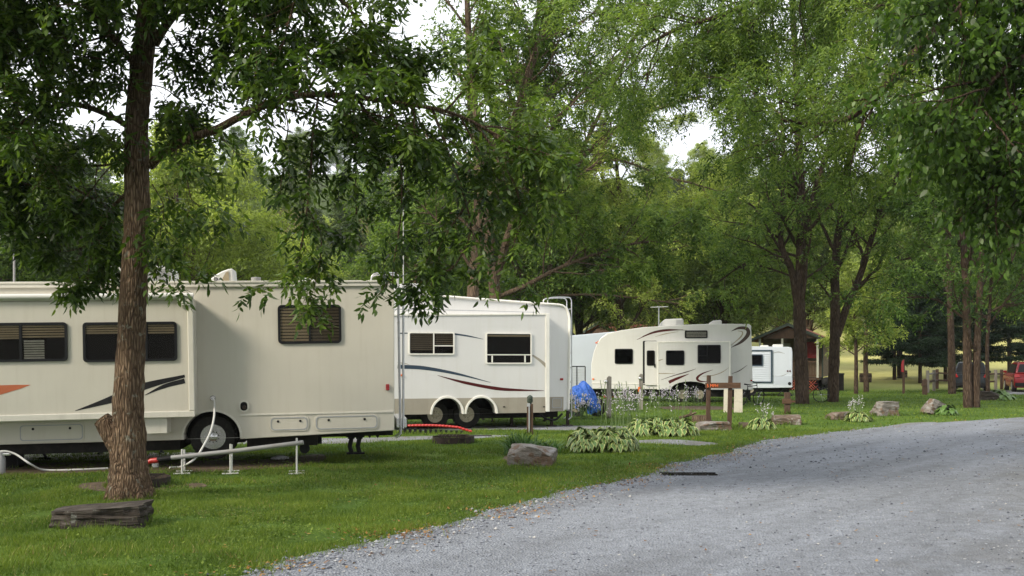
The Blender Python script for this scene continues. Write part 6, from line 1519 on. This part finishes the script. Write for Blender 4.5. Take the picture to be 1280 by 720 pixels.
mid_tree('slim forked tree in front of the small ribbed trailer with its crown over the cabin', 25, 40.8, [([(1003, 505), (1001, 440), (999, 380), (1001, 330), (1002, 260), (999, 200), (996, 100), (990, 0), (985, -90)], .28), ([(999, 400), (990, 340), (976, 300), (980, 220), (975, 120), (965, 20)], .16), ([(1001, 320), (1015, 250), (1035, 190), (1050, 120), (1080, 40)], .12)], .2, (3.4, 2.3), 18, 'leaf_mid', 'bark2',
         extra=[([(990, 335), (965, 295), (945, 262), (930, 250)], .06, 8, 1.4), ([(995, 320), (960, 312), (930, 330), (900, 350)], .06, 8, 1.5), ([(1001, 350), (960, 335), (925, 330)], .05, 8, 1.2)], per=2)
mid_tree('dark tree forking into a wide V beside the cabin', 26, 42.5, [([(1041, 503), (1043, 440), (1044, 390), (1044, 340), (1048, 290), (1058, 220), (1072, 150), (1085, 70), (1090, -20)], .24), ([(1046, 420), (1058, 385), (1076, 342), (1092, 290), (1110, 240), (1140, 190), (1165, 130)], .17)], .3, (3.2, 2.2), 18, 'leaf_mid', 'bark2',
         extra=[([(1050, 380), (1100, 335), (1150, 322), (1190, 330)], .06, 10, 1.6), ([(1044, 380), (1020, 350), (1000, 345)], .05, 6, 1.3)], per=2)
mid_tree('tree with two close parallel trunks at the roadside in front of the dark car', 27, 37.5, [([(1210, 509), (1209, 440), (1208, 380), (1205, 320), (1200, 250), (1190, 180), (1185, 90), (1180, 0)], .17), ([(1220, 509), (1221, 440), (1224, 380), (1228, 310), (1240, 240), (1255, 160), (1270, 60)], .15)], .27, (3.1, 2.1), 20, 'leaf_deep', 'bark2', per=2,
         extra=[([(1208, 400), (1170, 375), (1130, 372), (1100, 380)], .05, 10, 1.3), ([(1224, 400), (1260, 380), (1300, 385)], .05, 8, 1.3)])
mid_tree('thin grey-stemmed young tree between the V-forked tree and the barrel', 28, 52, [([(1070, 492), (1070, 440), (1068, 400), (1066, 350)], .12)], .3, (1.7, .8), 12, 'leaf_lite', 'bark2', per=2, leaf=(.19, .07))
mid_tree('thin young tree standing right before the wide barrel', 29, 55, [([(1083, 488), (1082, 440), (1084, 390), (1086, 340)], .15)], .3, (1.9, .9), 12, 'leaf_lite', 'bark2', per=2, leaf=(.19, .07))
mid_tree('single straight trunk tree just behind the double trunk beside the dark car', 30, 52, [([(1190, 492), (1189, 430), (1187, 370), (1185, 300), (1180, 220), (1178, 150)], .2)], .3, (3.2, 2.0), 15, 'leaf_deep', 'bark2', per=2, leaf=(.2, .07))
mid_tree('slender tree between the dark car and the red car', 31, 54, [([(1235, 490), (1234, 430), (1238, 370), (1240, 290), (1245, 200)], .12)], .3, (2.6, 1.6), 14, 'leaf_deep', 'bark2', per=2, leaf=(.19, .07))

# --- yellow green and deep green trees behind the cream motorhome
def bg_proto(seed, H, L, nb, leaf, per, sig, leafm, barkm, levels=2, nch=5, lean=.3, stems=2):
    T = Tree(seed, leaf[0], leaf[1], per, sig, .35, .8, .25); rg = np.random.default_rng(seed)
    for k in range(stems):
        e = rg.uniform(-.16, .16, 2) * H * (k > 0) + rg.uniform(-.04, .04, 2) * H
        P = dense([(0, 0, -.3), (e[0] * .1, e[1] * .1, H * .25), (e[0] * .5, e[1] * .5, H * .55), (e[0], e[1], H * (.95 if k == 0 else .8))], 5); rr = H * .014
        T.add(P, np.linspace(rr, rr * .25, len(P)))
        T.along(P, .22, 1, nb, lambda u: L * (.55 + .9 * math.sin(PI * min(1, .15 + u * .8))) * (1.15 - .6 * u), lambda u: rr * (.3 - .15 * u), levels, (.7, 1.3), nch, .5, upb=.2)
    w_ = T.wood('trunk', M[barkm], None, np.zeros(3), rmin=.025); c_ = T.leaves(M[leafm], None, np.zeros(3))
    m1, m2 = w_.data, c_.data; bpy.data.objects.remove(w_); bpy.data.objects.remove(c_)
    return m1, m2
def pine_proto(seed, H, needlem, barkm, skirt=.08, wid=.23, dens=1.0, leaf=.34):
    rg = np.random.default_rng(seed); T = Tree(seed, leaf, leaf * .28, 5, .16, .25, 1, 0)
    P = np.array([(0, 0, -.3), (0, 0, H * .4), (0, 0, H * .75), (0, 0, H)], float); T.add(P, [H * .015, H * .011, H * .006, .02])
    z = H * skirt
    while z < H * .98:
        u = (z / H - skirt) / (1 - skirt); Lb = H * wid * (1 - u) ** .8 * rg.uniform(.8, 1.15) + .25; n = int(7 * dens)
        for k in range(n):
            a = rg.uniform(0, 2 * PI); d = np.array([math.cos(a), math.sin(a), .12 - .35 * (1 - u)]); m_ = 6
            Q = np.array([np.array([0, 0, z]) + d * Lb * t + np.array([0, 0, .18 * Lb * t * t]) for t in np.linspace(0, 1, m_)]); T.add(Q, np.linspace(.03, .008, m_))
            for t in np.arange(.2, 1.01, .28 / max(Lb, .4)):
                q = np.array([0, 0, z]) + d * Lb * t + np.array([0, 0, .18 * Lb * t * t]); sdv = np.array([-d[1], d[0], 0])
                for sg in (-1, 0, 1):
                    wd = .28 * Lb * (1 - t * .7)
                    for ww in ((.35, .8) if sg else (0,)):
                        T.LP.append(q + sdv * sg * wd * ww + d * wd * .3 * abs(sg) - np.array([0, 0, .05 * abs(sg)])); T.LD.append((d + sdv * sg * .8) * 1.5)
        z += H * .026 * (1.15 - .3 * u)
    w_ = T.wood('trunk', M[barkm], None, np.zeros(3), rmin=.02); c_ = T.leaves(M[needlem], None, np.zeros(3))
    m1, m2 = w_.data, c_.data; bpy.data.objects.remove(w_); bpy.data.objects.remove(c_)
    return m1, m2
def place(proto, name, label, group, x, y, sc, rz, sz=1.0, z=None):
    t = thing(name, label, 'tree', (x, y, terr(x, y) if z is None else z), (0, 0, rz), group); t.scale = (sc, sc, sc * sz)
    add_mesh('trunk', proto[0], t); add_mesh('crown', proto[1], t); return t
PA = bg_proto(51, 14, 3.1, 17, (.26, .11), 8, .30, 'leaf_lite', 'bark3')
PB = bg_proto(52, 15, 3.2, 17, (.26, .11), 8, .30, 'leaf_bg', 'bark2', stems=3)
PC = bg_proto(53, 15, 3.0, 17, (.25, .10), 8, .28, 'leaf_mid', 'bark3')
PD = bg_proto(54, 14, 3.4, 17, (.28, .12), 8, .32, 'leaf_dk', 'bark2')
PE = bg_proto(55, 13, 3.0, 15, (.28, .11), 6, .5, 'leaf_rust', 'bark3')
PF = pine_proto(61, 15, 'needle', 'bark2', .17, .27)
PG = pine_proto(62, 17, 'needle_lite', 'bark3', .42, .17, .8)
def spot(px, D): return ((px - CX) * D / FPX, D)
near_bg = [
 ('PA', 228, 60, 1.10, 'bright yellow green tree above the roof shroud of the cream motorhome'),
 ('PA', 300, 66, .80, 'rounded yellow green tree above the rear window of the cream motorhome'),
 ('PD', 95, 50, .80, 'deep green tree behind the slide-out, seen left of the leaning trunk'),
 ('PC', -20, 46, .85, 'green tree behind the television aerial'),
 ('PC', 175, 64, .85, 'mid green tree directly behind the leaning trunk'),
 ('PC', 515, 52, .84, 'green tree whose crown shows just behind the aerial mast'),
 ('PA', 375, 74, .72, 'soft yellow green crown left of the bare-stemmed pines'),
 ('PB', 455, 84, .62, 'low bushy green tree seen between the hanging sprays and the mast'),
 ('PB', 905, 62, .92, 'dense green tree standing behind the back of the ivory trailer roof'),
 ('PD', 850, 68, .78, 'shadowy green tree behind the roof aerial of the ivory trailer'),
 ('PB', 725, 58, .84, 'bushy green tree over the red-roofed cabin'),
 ('PC', 640, 54, .92, 'full green tree far behind the middle of the fifth-wheel roof'),
 ('PB', 1125, 76, .98, 'wide green tree behind the dark spruces'),
 ('PC', 1290, 60, 1.0, 'large green tree behind the red car'),
 ('PB', 1010, 84, .95, 'broad green tree rising behind the porch cabin'),
 ('PD', 1262, 84, .9, 'dark tree at the far end of the mown field behind the red car'),
 ('PC', 560, 70, .85, 'tree crown beyond the air conditioner of the fifth-wheel'),
]
PR = {'PA': PA, 'PB': PB, 'PC': PC, 'PD': PD, 'PE': PE}
for k, (pr, px, D, sc, lab) in enumerate(near_bg):
    x, y = spot(px, D); place(PR[pr], 'broadleaf_tree', lab, 'trees behind the trailers', x, y, sc, k * 2.1)
for px, D, sc, lab in ((1118, 74, .62, 'dark spruce behind the post with the red sign'), (1150, 70, .60, 'dark spruce behind the split-rail fence corner'), (1182, 72, .64, 'dark spruce directly behind the straight single trunk'), (1222, 78, .62, 'dark spruce between the two parked cars'), (1298, 76, .7, 'dark spruce behind the red car')):
    x, y = spot(px, D); place(PF, 'spruce_tree', lab, 'dark spruces behind the parked cars', x, y, sc, px * .7)
for px, D, sc, lab in ((425, 96, .95, 'tall bare-stemmed pine seen above the motorhome ladder'), (438, 104, .92, 'bare-stemmed pine close behind the tallest one'), (477, 100, .9, 'straight pale pine stem just beside the aerial mast'), (395, 110, .95, 'pine with thin crown over the rear window')):
    x, y = spot(px, D); place(PG, 'pine_tree', lab, 'bare-stemmed pines on the slope', x, y, sc, px * .7)
# trees standing beside and behind the place the picture was taken from: they shade the lawn and road
for k, (x, y, sc, pr) in enumerate(((-15, -5, .9, PC), (-27, 3, 1.05, PD), (-4, -9, 1.0, PD), (6, -12, .95, PC), (-18, -14, 1.1, PD), (15, -6, .95, PC), (-33, 24, 1.0, PC))):
    place(pr, 'roadside_tree', 'shade tree standing beside the road outside the picture', 'shade trees outside the picture', x, y, sc, k * 1.3)
# wooded hillside
rnd = random.Random(77); cnt = 0
rows = [(92, 5.2), (108, 5.6), (128, 6.2), (150, 7), (176, 8), (205, 9)]
kinds = {'B': (PB, 'green tree in the wooded hillside'), 'C': (PC, 'leafy mid green tree in the wooded hillside'), 'A': (PA, 'yellowish tree in the wooded hillside'), 'E': (PE, 'dull olive tree in the wooded hillside'), 'D': (PD, 'dark tree in the wooded hillside'), 'G': (PG, 'pine in the wooded hillside')}
for D, step in rows:
    x = -D * .58
    while x < D * .58:
        y = D + rnd.uniform(-6, 6); xx = x + rnd.uniform(-1.5, 1.5); ppx = CX + xx * FPX / y
        if not (ppx > 1010 and D < 125) and not (480 > ppx > 380 and D < 112):
            k = rnd.choices('BCAEDG', (5, 4, 2, 1.2 if ppx > 600 else 3.5, 1.5, 1.5))[0]; pr, lab = kinds[k]
            place(pr, 'hillside_tree', lab, lab.replace('tree in', 'trees in').replace('pine in', 'pines in'), xx, y, rnd.uniform(.72, 1.0), rnd.uniform(0, 6.28), rnd.uniform(.9, 1.1)); cnt += 1
        x += step * rnd.uniform(.85, 1.2)

# ------------------------------------------------------------------ the air between here and the far trees
m, nt, nodes, L = new_mat('haze_air')
pv = nodes.new('ShaderNodeVolumePrincipled'); pv.inputs['Color'].default_value = (0.86, 0.92, 1.0, 1); pv.inputs['Density'].default_value = 0.00018
o_ = nodes.new('ShaderNodeOutputMaterial'); L.new(pv.outputs[0], o_.inputs['Volume'])
hb = MB().box(-720, 720, -80, 920, -4, 130).build('haze', m); hb['kind'] = 'stuff'

# longer tufts the mower misses, at the feet of stones, posts and the trunk
tv, tt = [], []
for ob in list(COL.objects):
    if ob.parent is None and ob.get('category') in ('boulder', 'post', 'lamp post', 'sign', 'service post', 'fire ring') or ob.name == 'box_elder_tree':
        L_ = ob.location
        if L_.y > 34: continue
        wd_ = (max(ob.dimensions.x, .1) if ob.type == 'MESH' else {'fire ring': .9, 'sign': 1.1, 'tree': .66}.get(ob['category'], .2)) / 2
        dy = (ob.dimensions.y / 2 if ob.type == 'MESH' else wd_ * .9)
        n = int(420 * (wd_ + .15)); az = RG.uniform(0, 2 * PI, n); k = np.abs(RG.normal(0, .05, n)) + .98
        x = L_.x + np.cos(az) * wd_ * k + RG.normal(0, .02, n); y = L_.y + np.sin(az) * dy * k + RG.normal(0, .02, n)
        h = RG.uniform(.04, .12, n) * (1 + L_.y / 60); p = np.stack([x, y, np.zeros(n)], 1); a2 = RG.uniform(0, 2 * PI, n); ww = .0035 + L_.y * .00018
        sv = np.stack([np.cos(a2) * ww, np.sin(a2) * ww, np.zeros(n)], 1); ln = RG.uniform(.1, .7, n) * h; a3_ = RG.uniform(0, 2 * PI, n)
        tv.append(np.stack([p - sv, p + sv, p + np.stack([np.cos(a3_) * ln, np.sin(a3_) * ln, h], 1)], 1).reshape(-1, 3)); tt.append(RG.random(n))
add_mesh('grass_tufts', np_mesh('grass_tufts', np.concatenate(tv), 3, M['grassblade'], np.concatenate(tt)), None, 'stuff')
